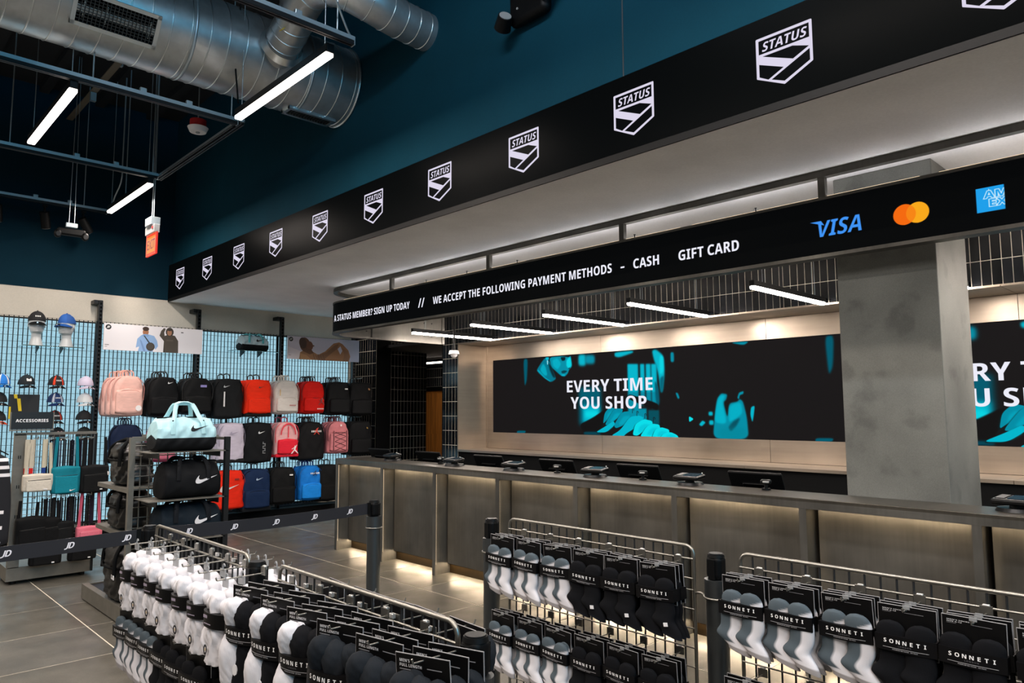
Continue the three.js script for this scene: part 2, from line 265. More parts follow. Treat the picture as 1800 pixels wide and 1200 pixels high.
{ // upper fascia: LED ribbon with a repeated shield
  const per = 0.9227, H = 0.462, x0 = -10.294, x1 = 2.4, y0 = 3.093;
  const t = canvasTex(1024, 512, (c, w, h) => {
    c.fillStyle = '#040506'; c.fillRect(0, 0, w, h);
    const k = w / per, kv = h / H; shield(c, w / 2 - 0.145 * k, h - (3.169 - y0) * kv, 0.29 * k, 0.283 * kv, '#dcd6ea', '#050608');
  }, true);
  const f = thing('led_fascia', 'long black digital ribbon with repeated white shield emblems above the counter', 'display');
  part('cabinet', [BB(x0, x1, SOF + 0.002, 3.557, ZW + 0.004, ZB - 0.006)], M.black, f);
  part('lower_trim', [BB(x0, x1, SOF - 0.004, y0, ZB - 0.006, ZB - 0.001)], M.black, f);
  const g = new THREE.PlaneGeometry(x1 - x0, H).translate((x0 + x1) / 2, y0 + H / 2, ZB); const uv = g.attributes.uv, p = g.attributes.position;
  for (let i = 0; i < uv.count; i++) uv.setX(i, (p.getX(i) - (-9.859 - per / 2)) / per);
  part('screen', [g], screenMat(t, L.screen * 1.0, 0.3), f);
}
// hanging payment sign: a U of LED panels under the ceiling
const signPath = (() => { const a = []; a.push([-8.15, -6.36]); for (let i = 0; i <= 14; i++) { const t = PI + (i / 14) * PI / 2; a.push([-7.65 + 0.5 * Math.cos(t), -4.96 - 0.5 * Math.sin(t)]); } a.push([2.4, -4.46]); return a; })();
function ribbon(path, y0, y1, off, s0, s1, tex0, tex1) { // upright strip along a plan path, pushed outwards by off; u from arc length
  const pos = [], nor = [], uv = [], idx = []; let s = 0, n = 0; const pts = [];
  for (let i = 0; i < path.length; i++) { if (i) s += Math.hypot(path[i][0] - path[i - 1][0], path[i][1] - path[i - 1][1]); const a = path[Math.max(0, i - 1)], b = path[Math.min(path.length - 1, i + 1)], dx = b[0] - a[0], dz = b[1] - a[1], l = Math.hypot(dx, dz); pts.push([path[i][0], path[i][1], -dz / l, dx / l, s]); }
  const at = (q) => { let i = 1; while (i < pts.length - 1 && pts[i][4] < q) i++; const A = pts[i - 1], C = pts[i], t = (q - A[4]) / (C[4] - A[4]); return A.map((v, k) => lerp(v, C[k], t)); };
  const list = [at(s0), ...pts.filter((p) => p[4] > s0 + 0.002 && p[4] < s1 - 0.002), at(s1)];
  for (const [x, z, nx, nz, q] of list) for (const y of [y0, y1]) { pos.push(x + nx * off, y, z + nz * off); nor.push(nx, 0, nz); uv.push((q - tex0) / (tex1 - tex0), (y - y0) / (y1 - y0)); n++; }
  for (let i = 0; i < list.length - 1; i++) { const q = i * 2; idx.push(q, q + 2, q + 1, q + 2, q + 3, q + 1); }
  const g = new THREE.BufferGeometry(); g.setAttribute('position', new THREE.Float32BufferAttribute(pos, 3)); g.setAttribute('normal', new THREE.Float32BufferAttribute(nor, 3)); g.setAttribute('uv', new THREE.Float32BufferAttribute(uv, 2)); g.setIndex(idx); return g;
}
function band(path, y0, y1, o0, o1, close = true) { // solid ring section: outline offset outwards between o0 and o1
  const N = path.map((p, i) => { const a = path[Math.max(0, i - 1)], b = path[Math.min(path.length - 1, i + 1)], dx = b[0] - a[0], dz = b[1] - a[1], l = Math.hypot(dx, dz); return [-dz / l, dx / l]; });
  const s = new THREE.Shape([...path.map((p, i) => new THREE.Vector2(p[0] + N[i][0] * o1, -(p[1] + N[i][1] * o1))), ...path.map((p, i) => new THREE.Vector2(p[0] + N[i][0] * o0, -(p[1] + N[i][1] * o0))).reverse()]);
  return new THREE.ExtrudeGeometry(s, { depth: y1 - y0, bevelEnabled: false }).rotateX(-PI / 2).translate(0, y0, 0);
}
{
  const sA = 1.40, sOf = (x) => x + 7.65 + 1.40 + 0.7854, sB = sOf(-3.62), sC = sOf(2.3), y0 = 2.522, y1 = 2.862;
  const draw = (x0, x1, items) => canvasTex(2048, 160, (c, w, h) => {
    c.fillStyle = '#060708'; c.fillRect(0, 0, w, h); const X = (x) => (x - x0) / (x1 - x0) * w, Y = (y) => h - (y - y0) / (y1 - y0) * h;
    for (const it of items) {
      if (it.text) { const [a, b] = [X(it.a), X(it.b)], hh = (it.cap ?? 0.073) / (y1 - y0) * h; c.save(); c.fillStyle = it.col ?? '#f2f2ff'; c.font = (it.style ?? 'bold ') + Math.round(hh / 0.72) + 'px sans-serif'; const m = c.measureText(it.text).width; c.translate(a, Y(it.y ?? 2.639)); c.scale((b - a) / m, 1); if (it.skew) c.transform(1, 0, -it.skew, 1, 0, 0); c.fillText(it.text, 0, 0); c.restore(); }
      if (it.draw) it.draw(c, X, Y, w / (x1 - x0), h / (y1 - y0));
    }
  });
  const xa = -7.65 - 0.7854, t1 = draw(xa, -3.62, [{ text: 'A', a: -7.79, b: -7.71 }, { text: 'STATUS MEMBER? SIGN UP TODAY', a: -7.685, b: -6.21 }, { text: '//', a: -6.06, b: -5.95, cap: 0.095, y: 2.63 }, { text: 'WE ACCEPT THE FOLLOWING PAYMENT METHODS', a: -5.81, b: -3.509 }]);
  const t2 = draw(-3.62, 2.3, [{ text: 'WE ACCEPT THE FOLLOWING PAYMENT METHODS', a: -5.81, b: -3.509 }, { text: '-', a: -3.43, b: -3.385 }, { text: 'CASH', a: -3.31, b: -3.06 }, { text: 'GIFT CARD', a: -2.905, b: -2.415 },
    { text: 'VISA', a: -1.90, b: -1.62, cap: 0.1, y: 2.63, col: '#3f93f5', skew: 0.22 },
    { draw: (c, X, Y, k, kv) => { c.fillStyle = '#3f93f5'; c.beginPath(); c.moveTo(X(-1.93), Y(2.732)); c.lineTo(X(-1.86), Y(2.732)); c.lineTo(X(-1.84), Y(2.7)); c.closePath(); c.fill();
      const e = (x, col, al = 1) => { c.globalAlpha = al; c.fillStyle = col; c.beginPath(); c.ellipse(X(x), Y(2.676), 0.0605 * k, 0.0605 * kv, 0, 0, 2 * PI); c.fill(); c.globalAlpha = 1; };
      e(-1.381, '#f56a10'); e(-1.312, '#f9a91c'); e(-1.381, '#f56a10', 0.55);
      c.fillStyle = '#1f9fea'; c.fillRect(X(-1.022), Y(2.743), 0.13 * k, 0.133 * kv); c.save(); c.beginPath(); c.rect(X(-1.022), Y(2.743), 0.13 * k, 0.133 * kv); c.clip(); c.strokeStyle = '#dff3ff'; c.lineWidth = 2.6; c.font = 'bold 25px sans-serif'; for (const [q, x, y] of [['AM', -0.985, 2.684], ['EX', -0.968, 2.636]]) { c.strokeText(q, X(x), Y(y)); c.fillStyle = '#1f9fea'; c.fillText(q, X(x), Y(y)); } c.restore(); } }]);
  const s = thing('payment_sign', 'hanging black digital ribbon listing payment methods over the counter, rounded left end', 'sign');
  part('metal_liner', [muv(band(signPath, y0 - 0.01, y1 + 0.01, -0.075, -0.012))], M.liner, s);
  part('upper_rail', [muv(band(signPath, y1, y1 + 0.018, -0.08, 0.006))], M.steel, s); part('lower_rail', [muv(band(signPath, y0 - 0.022, y0, -0.08, 0.006))], M.steel, s);
  part('blank_panel', [ribbon(signPath, y0, y1, 0, 0, sA, 0, 1)], M.black, s);
  part('screen', [ribbon(signPath, y0, y1, 0, sA, sB, sA, sB)], screenMat(t1, L.screen), s); part('screen', [ribbon(signPath, y0, y1, 0, sB, sC, sB, sC)], screenMat(t2, L.screen), s);
  part('ceiling_track', [muv(band(signPath, SOF - 0.045, SOF - 0.002, -0.05, 0.0))], M.steel, s);
  for (const x of [-6.571, -4.977, -3.415, -1.85, -0.3, 1.25]) { part('post', [muv(BB(x - 0.022, x + 0.022, y1 + 0.01, SOF - 0.04, -4.5, -4.462))], M.steel, s); }
  part('post', [muv(BB(-8.145, -8.11, y1, SOF - 0.04, -5.6, -5.56))], M.steel, s); part('end_post', [muv(BB(-8.16, -8.06, y0 - 0.02, SOF - 0.04, -6.4, -6.36))], M.liner, s);
  for (let i = 0; i < 6; i++) { const a = -7.6 + i * 1.6; part('uplight_strip', [B(1.5, 0.006, 0.02, a + 0.75, y1 - 0.04, -4.555)], M.stripGlow, s); rectLight(0xf4f6ff, L.up, 1.5, 0.02, [a + 0.75, y1 - 0.034, -4.555], [a + 0.75, 9, -4.9]); part('ring_strip', [B(1.5, 0.006, 0.016, a + 0.75, y1 + 0.028, -4.5)], M.stripGlow, s); rectLight(0xf4f6ff, L.up, 1.5, 0.016, [a + 0.75, y1 + 0.034, -4.5], [a + 0.75, 9, -3.6]); }
  for (const x of [-5.95, -5.3, -4.6, -3.3, -2.3]) part('eye_bolt', [CY(0.004, 0.035, x, y1 + 0.03, -4.48, 8), CY(0.01, 0.005, x, y1 + 0.045, -4.48, 8)], M.black, s);
  for (const z of [-5.0, -5.12, -6.05, -6.18]) for (const y of [2.6, 2.78]) part('bolt', [new THREE.CylinderGeometry(0.009, 0.009, 0.008, 8).rotateZ(PI / 2).translate(-8.15 + 0.078, y, z)], M.black, s);
  part('panel_joint', [BB(-8.078, -8.07, y0, y1, -5.21, -5.19)], M.black, s);
}
{ // long back-wall screen
  const PER = 4.57, x0 = -8.488, x1 = 2.5, y0 = 1.225, y1 = 2.354, W = 2048, H = 512;
  const t = canvasTex(W, H, (c) => {
    const X = (m) => (m - x0) / PER * W, Y = (y) => H - (y - y0) / (y1 - y0) * H;
    c.fillStyle = '#1a1718'; c.fillRect(0, 0, W, H);
    // pixel coordinates of the photograph's picture -> its own plane
    const U = (px, py) => { const t = (px - 865) / 613, top = 632 + (588 - 632) * t, bot = 760 + (775 - 760) * t, m = -8.487 + 5.4; const inv = (a) => { const D = (x) => 1; return a; }; const w = xm(px); return [X(w), H * (py - top) / (bot - top)]; };
    const xm = (px) => { const q = [[865, -8.487], [922, -7.757], [992, -6.952], [1063, -6.222], [1140, -5.502], [1250, -4.67], [1353, -3.9], [1460, -3.164], [1490, -2.97]]; for (let i = 1; i < q.length; i++) if (px <= q[i][0] || i === q.length - 1) { const [a, A] = q[i - 1], [b, Bq] = q[i]; return A + (px - a) / (b - a) * (Bq - A); } };
    const A = (q) => q.map(([x, y]) => [1000 + x / 3.733, 600 + y / 3.733]), F = (q) => q.map(([x, y]) => [860 + x / 6.72, 600 + y / 6.72]), R4 = (x0, x1, y0, y1) => A([[x0, y0], [x1, y0], [x1, y1], [x0, y1]]);
    const path = (P, round) => { c.beginPath(); if (!round) { P.forEach(([x, y], i) => i ? c.lineTo(x, y) : c.moveTo(x, y)); c.closePath(); return; } const n = P.length, q = (i, j) => { const A0 = P[(i + n) % n], B0 = P[(j + n) % n]; return [lerp(A0[0], B0[0], 0.32), lerp(A0[1], B0[1], 0.32)]; }; for (let i = 0; i < n; i++) { const u = q(i, i - 1), v = q(i, i + 1); i ? c.lineTo(...u) : c.moveTo(...u); c.quadraticCurveTo(...P[i], ...v); } c.closePath(); };
    const sp = (pts, col, blur = 0, al = 1, round = true) => { c.save(); c.globalAlpha = al; const P = pts.map(([x, y]) => { const q = U(x, y); return blur ? [q[0] - 6000, q[1]] : q; }); if (blur) { c.shadowColor = col; c.shadowBlur = blur; c.shadowOffsetX = 6000; } c.fillStyle = col; path(P, round); c.fill(); c.restore(); };
    const cy = '#00b9d0', c2 = '#0090a8', c3 = '#005c70', c4 = '#06e2ee', dk = '#141213';
    sp(R4(60, 205, 300, 545), c3, 26, 1, false); sp(R4(85, 195, 420, 530), cy, 22, 1, false); sp(R4(100, 185, 455, 500), c4, 18, 0.8); sp(R4(60, 110, 82, 158), cy, 16); sp(R4(105, 168, 86, 146), c2, 16);
    sp(A([[298, 70], [420, 58], [425, 72], [330, 104], [300, 98]]), cy, 8); sp(A([[545, 60], [575, 50], [632, 92], [638, 200], [620, 330], [605, 335], [590, 210], [556, 110]]), cy, 10); sp(A([[600, 90], [632, 95], [630, 200], [600, 220]]), c4, 8, 0.8); sp(A([[600, 240], [634, 220], [618, 335], [604, 332]]), c3, 10, 0.9); sp(R4(683, 708, 70, 135), c2, 6);
    for (const [x0, x1, y1] of [[383, 452, 520], [464, 492, 420], [500, 532, 420], [536, 578, 440]]) { sp(R4(x0, x1, 148, y1), c2, 10, 1, false); sp(R4(x0 + 4, x1 - 4, 150, 330), cy, 9, 1, false); } sp(A([[560, 250], [590, 300], [596, 400], [580, 430], [565, 380]]), c3, 9); sp(R4(440, 500, 440, 540), c2, 8, 1, false); sp(R4(510, 590, 450, 545), '#04505e', 8, 1, false);
    sp(A([[385, 345], [470, 370], [590, 410], [580, 455], [480, 420], [390, 380]]), dk, 5); sp(A([[60, 545], [150, 500], [235, 440], [240, 480], [190, 600], [95, 610]]), dk, 5); sp(R4(90, 200, 592, 612), '#034656', 8);
    const shirts = [[[225, 470], [260, 430], [300, 440], [270, 490], [235, 520], [215, 540]], [[225, 545], [290, 440], [350, 440], [340, 480], [250, 550]], [[285, 550], [340, 462], [405, 456], [410, 480], [355, 548], [300, 570]], [[165, 596], [230, 556], [285, 520], [296, 545], [235, 596]], [[262, 620], [330, 580], [392, 494], [450, 484], [486, 500], [434, 562], [368, 602], [350, 622]], [[408, 612], [426, 542], [480, 508], [536, 520], [540, 552], [484, 582], [440, 618]], [[452, 626], [498, 556], [540, 538], [590, 544], [596, 578], [552, 592], [532, 630]], [[530, 630], [556, 576], [600, 560], [660, 576], [662, 602], [624, 606], [592, 634]], [[588, 634], [618, 602], [670, 592], [718, 612], [730, 634]]];
    shirts.forEach((q, i) => { sp(A(q.map(([x, y]) => [x - 5, y + 5])), '#0a2024', 4, 0.8); sp(A(q), i > 4 ? c4 : i > 2 ? cy : c2, 1.5); const m = q.reduce((t, v) => [t[0] + v[0] / q.length, t[1] + v[1] / q.length], [0, 0]); sp(A(q.map(([x, y]) => [lerp(m[0], x, 0.6) + 8, lerp(m[1], y, 0.55) + 6])), cy, 8, 0.5); });
    for (const [x, y] of [[410, 462], [438, 480], [488, 496], [545, 520], [600, 556]]) { c.save(); c.strokeStyle = dk; c.lineWidth = 3.5; c.beginPath(); const [hx, hy] = U(...A([[x, y]])[0]); c.moveTo(hx, hy + 8); c.lineTo(hx, hy - 10); c.arc(hx + 5, hy - 14, 6, PI, 2.4 * PI); c.stroke(); c.restore(); }
    sp(A([[962, 640], [980, 470], [998, 375], [1025, 340], [1066, 346], [1058, 380], [1038, 400], [1062, 505], [1075, 405], [1130, 395], [1142, 376], [1164, 392], [1186, 500], [1192, 640]]), c2, 6); sp(A([[975, 530], [1000, 380], [1028, 350], [1052, 355], [1030, 400], [1056, 520], [1040, 540]]), cy, 8, 0.9); sp(A([[1075, 420], [1150, 395], [1160, 470], [1110, 510], [1068, 530]]), cy, 9, 0.8); sp(A([[1064, 560], [1100, 520], [1146, 496], [1120, 550], [1080, 590]]), '#035363', 8); sp(R4(1004, 1180, 560, 640), '#03808f', 20, 0.35);
    sp(A([[1128, 372], [1140, 335], [1170, 325], [1168, 345], [1145, 352], [1140, 380]]), c2, 4); sp(A([[1212, 430], [1236, 420], [1228, 480], [1218, 532], [1206, 480]]), cy, 4); sp(A([[803, 488], [838, 508], [804, 530]]), c4, 3); sp(A([[870, 545], [895, 516], [918, 530], [890, 556]]), cy, 5); sp(R4(938, 966, 460, 486), cy, 6); sp(R4(940, 970, 516, 546), cy, 6); sp(A([[712, 335], [730, 338], [742, 372], [728, 378]]), c2, 5);
    sp(F([[548, 335], [610, 240], [652, 184], [705, 226], [735, 312], [765, 395], [780, 440], [722, 480], [650, 434], [580, 374]]), '#007a92', 5); sp(F([[590, 330], [630, 250], [660, 300], [680, 400], [640, 400]]), cy, 9, 0.8); sp(F([[556, 335], [575, 330], [650, 420], [715, 462], [716, 476], [650, 436]]), cy, 4, 0.8); sp(F([[690, 240], [735, 300], [775, 430], [745, 420], [705, 330]]), '#06222a', 8, 0.9);
    sp(F([[700, 180], [850, 166], [930, 182], [955, 160], [972, 290], [932, 330], [918, 372], [882, 412], [838, 404], [788, 356], [728, 300]]), '#0092aa', 4); sp(F([[735, 215], [800, 190], [840, 260], [800, 330], [750, 290]]), cy, 9, 0.8); sp(F([[900, 215], [950, 170], [966, 280], [930, 318], [900, 290]]), c4, 6, 0.9); sp(F([[830, 180], [890, 176], [885, 218], [850, 226]]), '#04232b', 5); sp(F([[836, 352], [870, 336], [915, 346], [880, 372], [850, 374]]), '#03414e', 4); sp(F([[838, 388], [880, 384], [880, 404], [845, 404]]), cy, 4); sp(F([[915, 318], [945, 302], [940, 322]]), '#053844', 3); sp(F([[655, 180], [700, 178], [695, 215], [665, 215]]), cy, 3); sp(F([[674, 216], [688, 216], [686, 268], [677, 268]]), '#9fe8f0', 1.5);
    sp([[918, 630], [926, 629], [924, 668], [920, 680]], c3, 8); sp([[1452, 590], [1464, 590], [1463, 640], [1457, 642]], c3, 8, 1, false); sp([[1460, 640], [1464, 642], [1452, 664], [1446, 670]], c3, 6); sp([[1424, 735], [1439, 733], [1438, 772], [1424, 772]], '#02465a', 10); sp([[1292, 602], [1326, 600], [1316, 607]], c2, 5); sp([[1440, 768], [1478, 771], [1486, 775], [1440, 774]], c2, 5); sp([[907, 757], [922, 757], [920, 762], [906, 762]], c3, 5);
    c.fillStyle = '#f3f3ff'; const text = (s, a, b, y, cap) => { c.save(); c.font = 'bold ' + Math.round(cap / (y1 - y0) * H / 0.72) + 'px sans-serif'; const m = c.measureText(s).width; c.translate(X(a), Y(y)); c.scale((X(b) - X(a)) / m, 1); c.fillText(s, 0, 0); c.restore(); };
    text('EVERY TIME', -6.952, -5.44, 1.82, 0.165); text('YOU SHOP', -6.86, -5.545, 1.585, 0.165);
  }, true);
  const s = thing('video_wall', 'long dark screen with cyan clothes pictures and white lettering behind the counter', 'screen');
  part('cabinet', [BB(x0, x1, y0, y1, ZI - 0.028, ZI - 0.012)], M.black, s);
  const g = new THREE.PlaneGeometry(x1 - x0, y1 - y0).translate((x0 + x1) / 2, (y0 + y1) / 2, ZI - 0.006), uv = g.attributes.uv, p = g.attributes.position; for (let i = 0; i < uv.count; i++) uv.setX(i, (p.getX(i) - x0) / PER);
  part('screen', [g], screenMat(t, L.screen * 0.95, 0.45), s);
  for (let i = 0; i < 3; i++) { const a = x0 + i * PER; rectLight(0x14a7bd, 0.12, PER, y1 - y0, [a + PER / 2, (y0 + y1) / 2, ZI + 0.004], [a + PER / 2, (y0 + y1) / 2, 0]); }
}
// ---------- counter ----------
{
  const ZC = -4.357, XE = 2.3, c = thing('sales_counter', 'long brushed metal cash counter with lit recessed front panels', 'counter');
  const DX = [-7.472, -6.562, -5.66, -4.762, -3.855, -2.944, -2.031, -1.115, -0.2, 0.71, 1.62, 2.3];
  part('countertop', [muv(RB(9.77, 0.022, 0.36, 0.003, (-7.475 + XE) / 2, 1.014, ZC - 0.18))], M.steelTop, c);
  part('fascia', [muv(BB(-7.472, XE, 0.964, 1.006, ZC - 0.012, ZC))], M.steel, c);
  part('end_panel', [muv(BB(-7.475, -7.435, 0, 1.0, ZC - 0.36, ZC - 0.002))], M.steel, c);
  part('back_panel', [BB(-7.43, XE, 0.0, 1.0, ZC - 0.36, ZC - 0.25)], M.blackMatte, c);
  part('work_surface', [muv(BB(-7.43, XE, 0.74, 0.77, -5.12, ZC - 0.36))], M.blackMatte, c);
  for (let i = 0; i < DX.length - 1; i++) {
    const a = DX[i] + 0.045, b = DX[i + 1];
    part('divider', [muv(BB(DX[i], a, 0, 0.966, ZC - 0.012, ZC - 0.001)), muv(BB(DX[i], DX[i] + 0.022, 0, 0.966, ZC - 0.24, ZC - 0.012))], M.steel, c); if (i < 9) { part('light_strip', [BB(a - 0.016, a - 0.006, 0.1, 0.95, ZC - 0.018, ZC - 0.013)], M.stripGlow, c); rectLight(STRIP, L.side, 0.01, 0.85, [a - 0.011, 0.525, ZC - 0.02], [a - 0.13, 0.525, ZC - 0.12]); }
    part('front_panel', [muv(RB(b - a - 0.012, 0.858, 0.02, 0.003, (a + b) / 2 + 0.004, 0.526, ZC - 0.155))], M.steel, c);
    part('kick_plate', [muv(BB(a - 0.022, b, 0.0, 0.12, ZC - 0.21, ZC - 0.2))], M.bronze, c);
    part('light_strip', [BB(a + 0.005, b - 0.01, 0.957, 0.963, ZC - 0.12, ZC - 0.105)], M.stripGlow, c); part('light_strip', [BB(a + 0.005, b - 0.01, 0.092, 0.0985, ZC - 0.19, ZC - 0.175)], M.stripGlow, c);
    if (i < 10) { rectLight(STRIP, L.strip, b - a - 0.02, 0.014, [(a + b) / 2, 0.956, ZC - 0.112], [(a + b) / 2, 0.5, ZC - 0.125]); rectLight(STRIP, L.kick, b - a - 0.02, 0.014, [(a + b) / 2, 0.09, ZC - 0.182], [(a + b) / 2, 0, ZC - 0.12]); }
  }
  const gate = thing('counter_gate', 'short metal flap joining the left end of the counter to the back', 'gate', [-7.62, 0, -4.95]);
  part('flap', [muv(RB(0.3, 0.03, 0.55, 0.004, 0, 1.0, 0))], M.steel, gate); part('upright', [muv(RB(0.04, 1.0, 0.5, 0.004, -0.12, 0.5, 0))], M.blackMatte, gate);
}
{ // pay-point monitors seen from behind
  const where = ['at the far left end of the counter', 'second from the left on the counter', 'third from the left behind the counter', 'fourth from the left behind the counter', 'fifth from the left behind the counter', 'nearest to the concrete pillar'];
  let src;
  [-7.35, -6.4, -5.42, -4.5, -3.6, -2.58].forEach((x, i) => {
    const label = 'black angled pay point monitor ' + where[i], at = [x, 0.77, -4.93];
    if (src) { dup(src, label, at, 0.05, 'pay point monitors'); return; }
    const t = src = thing('monitor', label, 'monitor', at, 0.05, 'pay point monitors');
    part('foot', [RB(0.22, 0.02, 0.2, 0.006, 0, 0.01, 0)], M.black, t); part('stem', [RB(0.06, 0.2, 0.03, 0.006, 0, 0.1, 0.02)], M.black, t);
    const tilt = (g) => g.rotateX(rad(28)).translate(0, 0.23, 0.02);
    part('screen_back', [tilt(RB(0.4, 0.27, 0.025, 0.01, 0, 0, 0))], M.black, t);
    part('hinge_frame', [tilt(mergeGeometries([clean(RB(0.19, 0.012, 0.02, 0.004, 0, 0.05, 0.02)), clean(RB(0.012, 0.12, 0.02, 0.004, -0.09, -0.005, 0.02)), clean(RB(0.012, 0.12, 0.02, 0.004, 0.09, -0.005, 0.02)), clean(RB(0.19, 0.012, 0.02, 0.004, 0, -0.06, 0.02))]))], M.blackGloss, t);
  });
  const spots = [['third bay from the left', -4.778, 4.6], ['fourth bay from the left', -3.837, 4.61], ['fifth bay from the left', -2.945, 4.6], ['far right beyond the pillar', -0.96, 4.6], ['second bay from the left', -5.6, 4.58], ['left end of the counter', -6.66, 4.58]];
  let pt;
  for (const [w, x, z] of spots) {
    const label = 'black card payment terminal on the counter, ' + w, at = [x, 1.025, -z];
    if (pt) { dup(pt, label, at, rr(-0.3, 0.3), 'card terminals'); continue; }
    const t = pt = thing('card_terminal', label, 'card reader', at, 0.1, 'card terminals');
    part('stand', [CY(0.1, 0.018, 0, 0.009, 0, 24, 0.09), CY(0.035, 0.035, 0, 0.03, 0, 16)], M.blackGloss, t);
    part('body', [RB(0.2, 0.03, 0.13, 0.012, 0, 0.055, 0, 3).rotateX(0.12)], M.blackGloss, t);
    part('display', [B(0.11, 0.004, 0.09, 0.03, 0.071, -0.005).rotateX(0.12)], solid(0x1a2b38, 0.1), t);
    part('keypad', [B(0.045, 0.006, 0.09, -0.06, 0.071, 0).rotateX(0.12)], M.rail, t);
    part('stylus', [bar([0.08, 0.07, -0.05], [0.115, 0.09, 0.02], 0.004)], M.silver, t);
  }
  let sc;
  for (const [w, x, z] of [['beside the third terminal', -4.3, 4.66], ['beside the fourth terminal', -3.4, 4.66], ['just left of the concrete pillar', -2.38, 4.64], ['by the second monitor', -5.87, 4.62]]) {
    const label = 'small dark hand scanner in its cradle ' + w, at = [x, 1.025, -z]; if (sc) { dup(sc, label, at, 0.4, 'hand scanners'); continue; }
    const t = sc = thing('hand_scanner', label, 'scanner', at, 0.4, 'hand scanners');
    part('cradle', [CY(0.03, 0.012, 0, 0.006, 0, 16), CY(0.012, 0.04, 0, 0.025, 0, 10)], M.blackGloss, t); part('head', [RB(0.07, 0.03, 0.05, 0.012, 0, 0.055, 0, 3)], M.blackGloss, t); part('window', [RB(0.04, 0.012, 0.004, 0.002, 0, 0.055, 0.026)], M.silver, t);
  }
}
{ // lamps over the counter
  let src; const n = ['leftmost', 'second', 'middle', 'fourth', 'rightmost visible', 'sixth', 'seventh', 'eighth'];  // last bar is an extra, unseen, put in to brighten the pillar side
  [-7.85, -6.65, -5.43, -4.28, -2.98, -1.75, -0.8, -0.5].forEach((x, i) => {
    const zb = i === 7 ? -5.0 : -6.4, at = [x, 2.6, zb], label = `${n[i]} thin glowing bar hanging over the aisle behind the counter`;
    if (src) dup(src, label, at, 0, 'bars of light over the counter');
    else { const t = src = thing('light_bar', label, 'lamp', at, 0, 'bars of light over the counter'); part('housing', [RB(0.05, 0.05, 1.44, 0.006, 0, 0.035, 0)], M.rail, t); part('diffuser', [RB(0.045, 0.03, 1.42, 0.008, 0, 0, 0)], M.barGlow, t); for (const z of [-0.5, 0.5]) part('wire', [bar([0.012, 0.05, z], [0.012, SOF - 2.6, z], 0.0018, 6), bar([-0.012, 0.05, z], [-0.012, SOF - 2.6, z], 0.0018, 6)], M.galv, t); }
    rectLight(WARM, L.bar, 0.045, 1.42, [x, 2.58, zb], [x, 0, zb]);
  });
  const d = thing('dome_camera', 'small white dome camera hanging near the left end of the payment sign', 'camera', [-7.6, 2.33, -6.2]);
  part('mount', [CY(0.012, SOF - 2.36, 0, (SOF - 2.36) / 2 + 0.03, 0, 8)], M.black, d); part('shell', [CY(0.075, 0.05, 0, 0.02, 0, 20, 0.06)], M.white, d); part('dome', [new THREE.SphereGeometry(0.05, 16, 8, 0, 2 * PI, PI / 2, PI / 2).translate(0, -0.004, 0)], M.white, d);
}
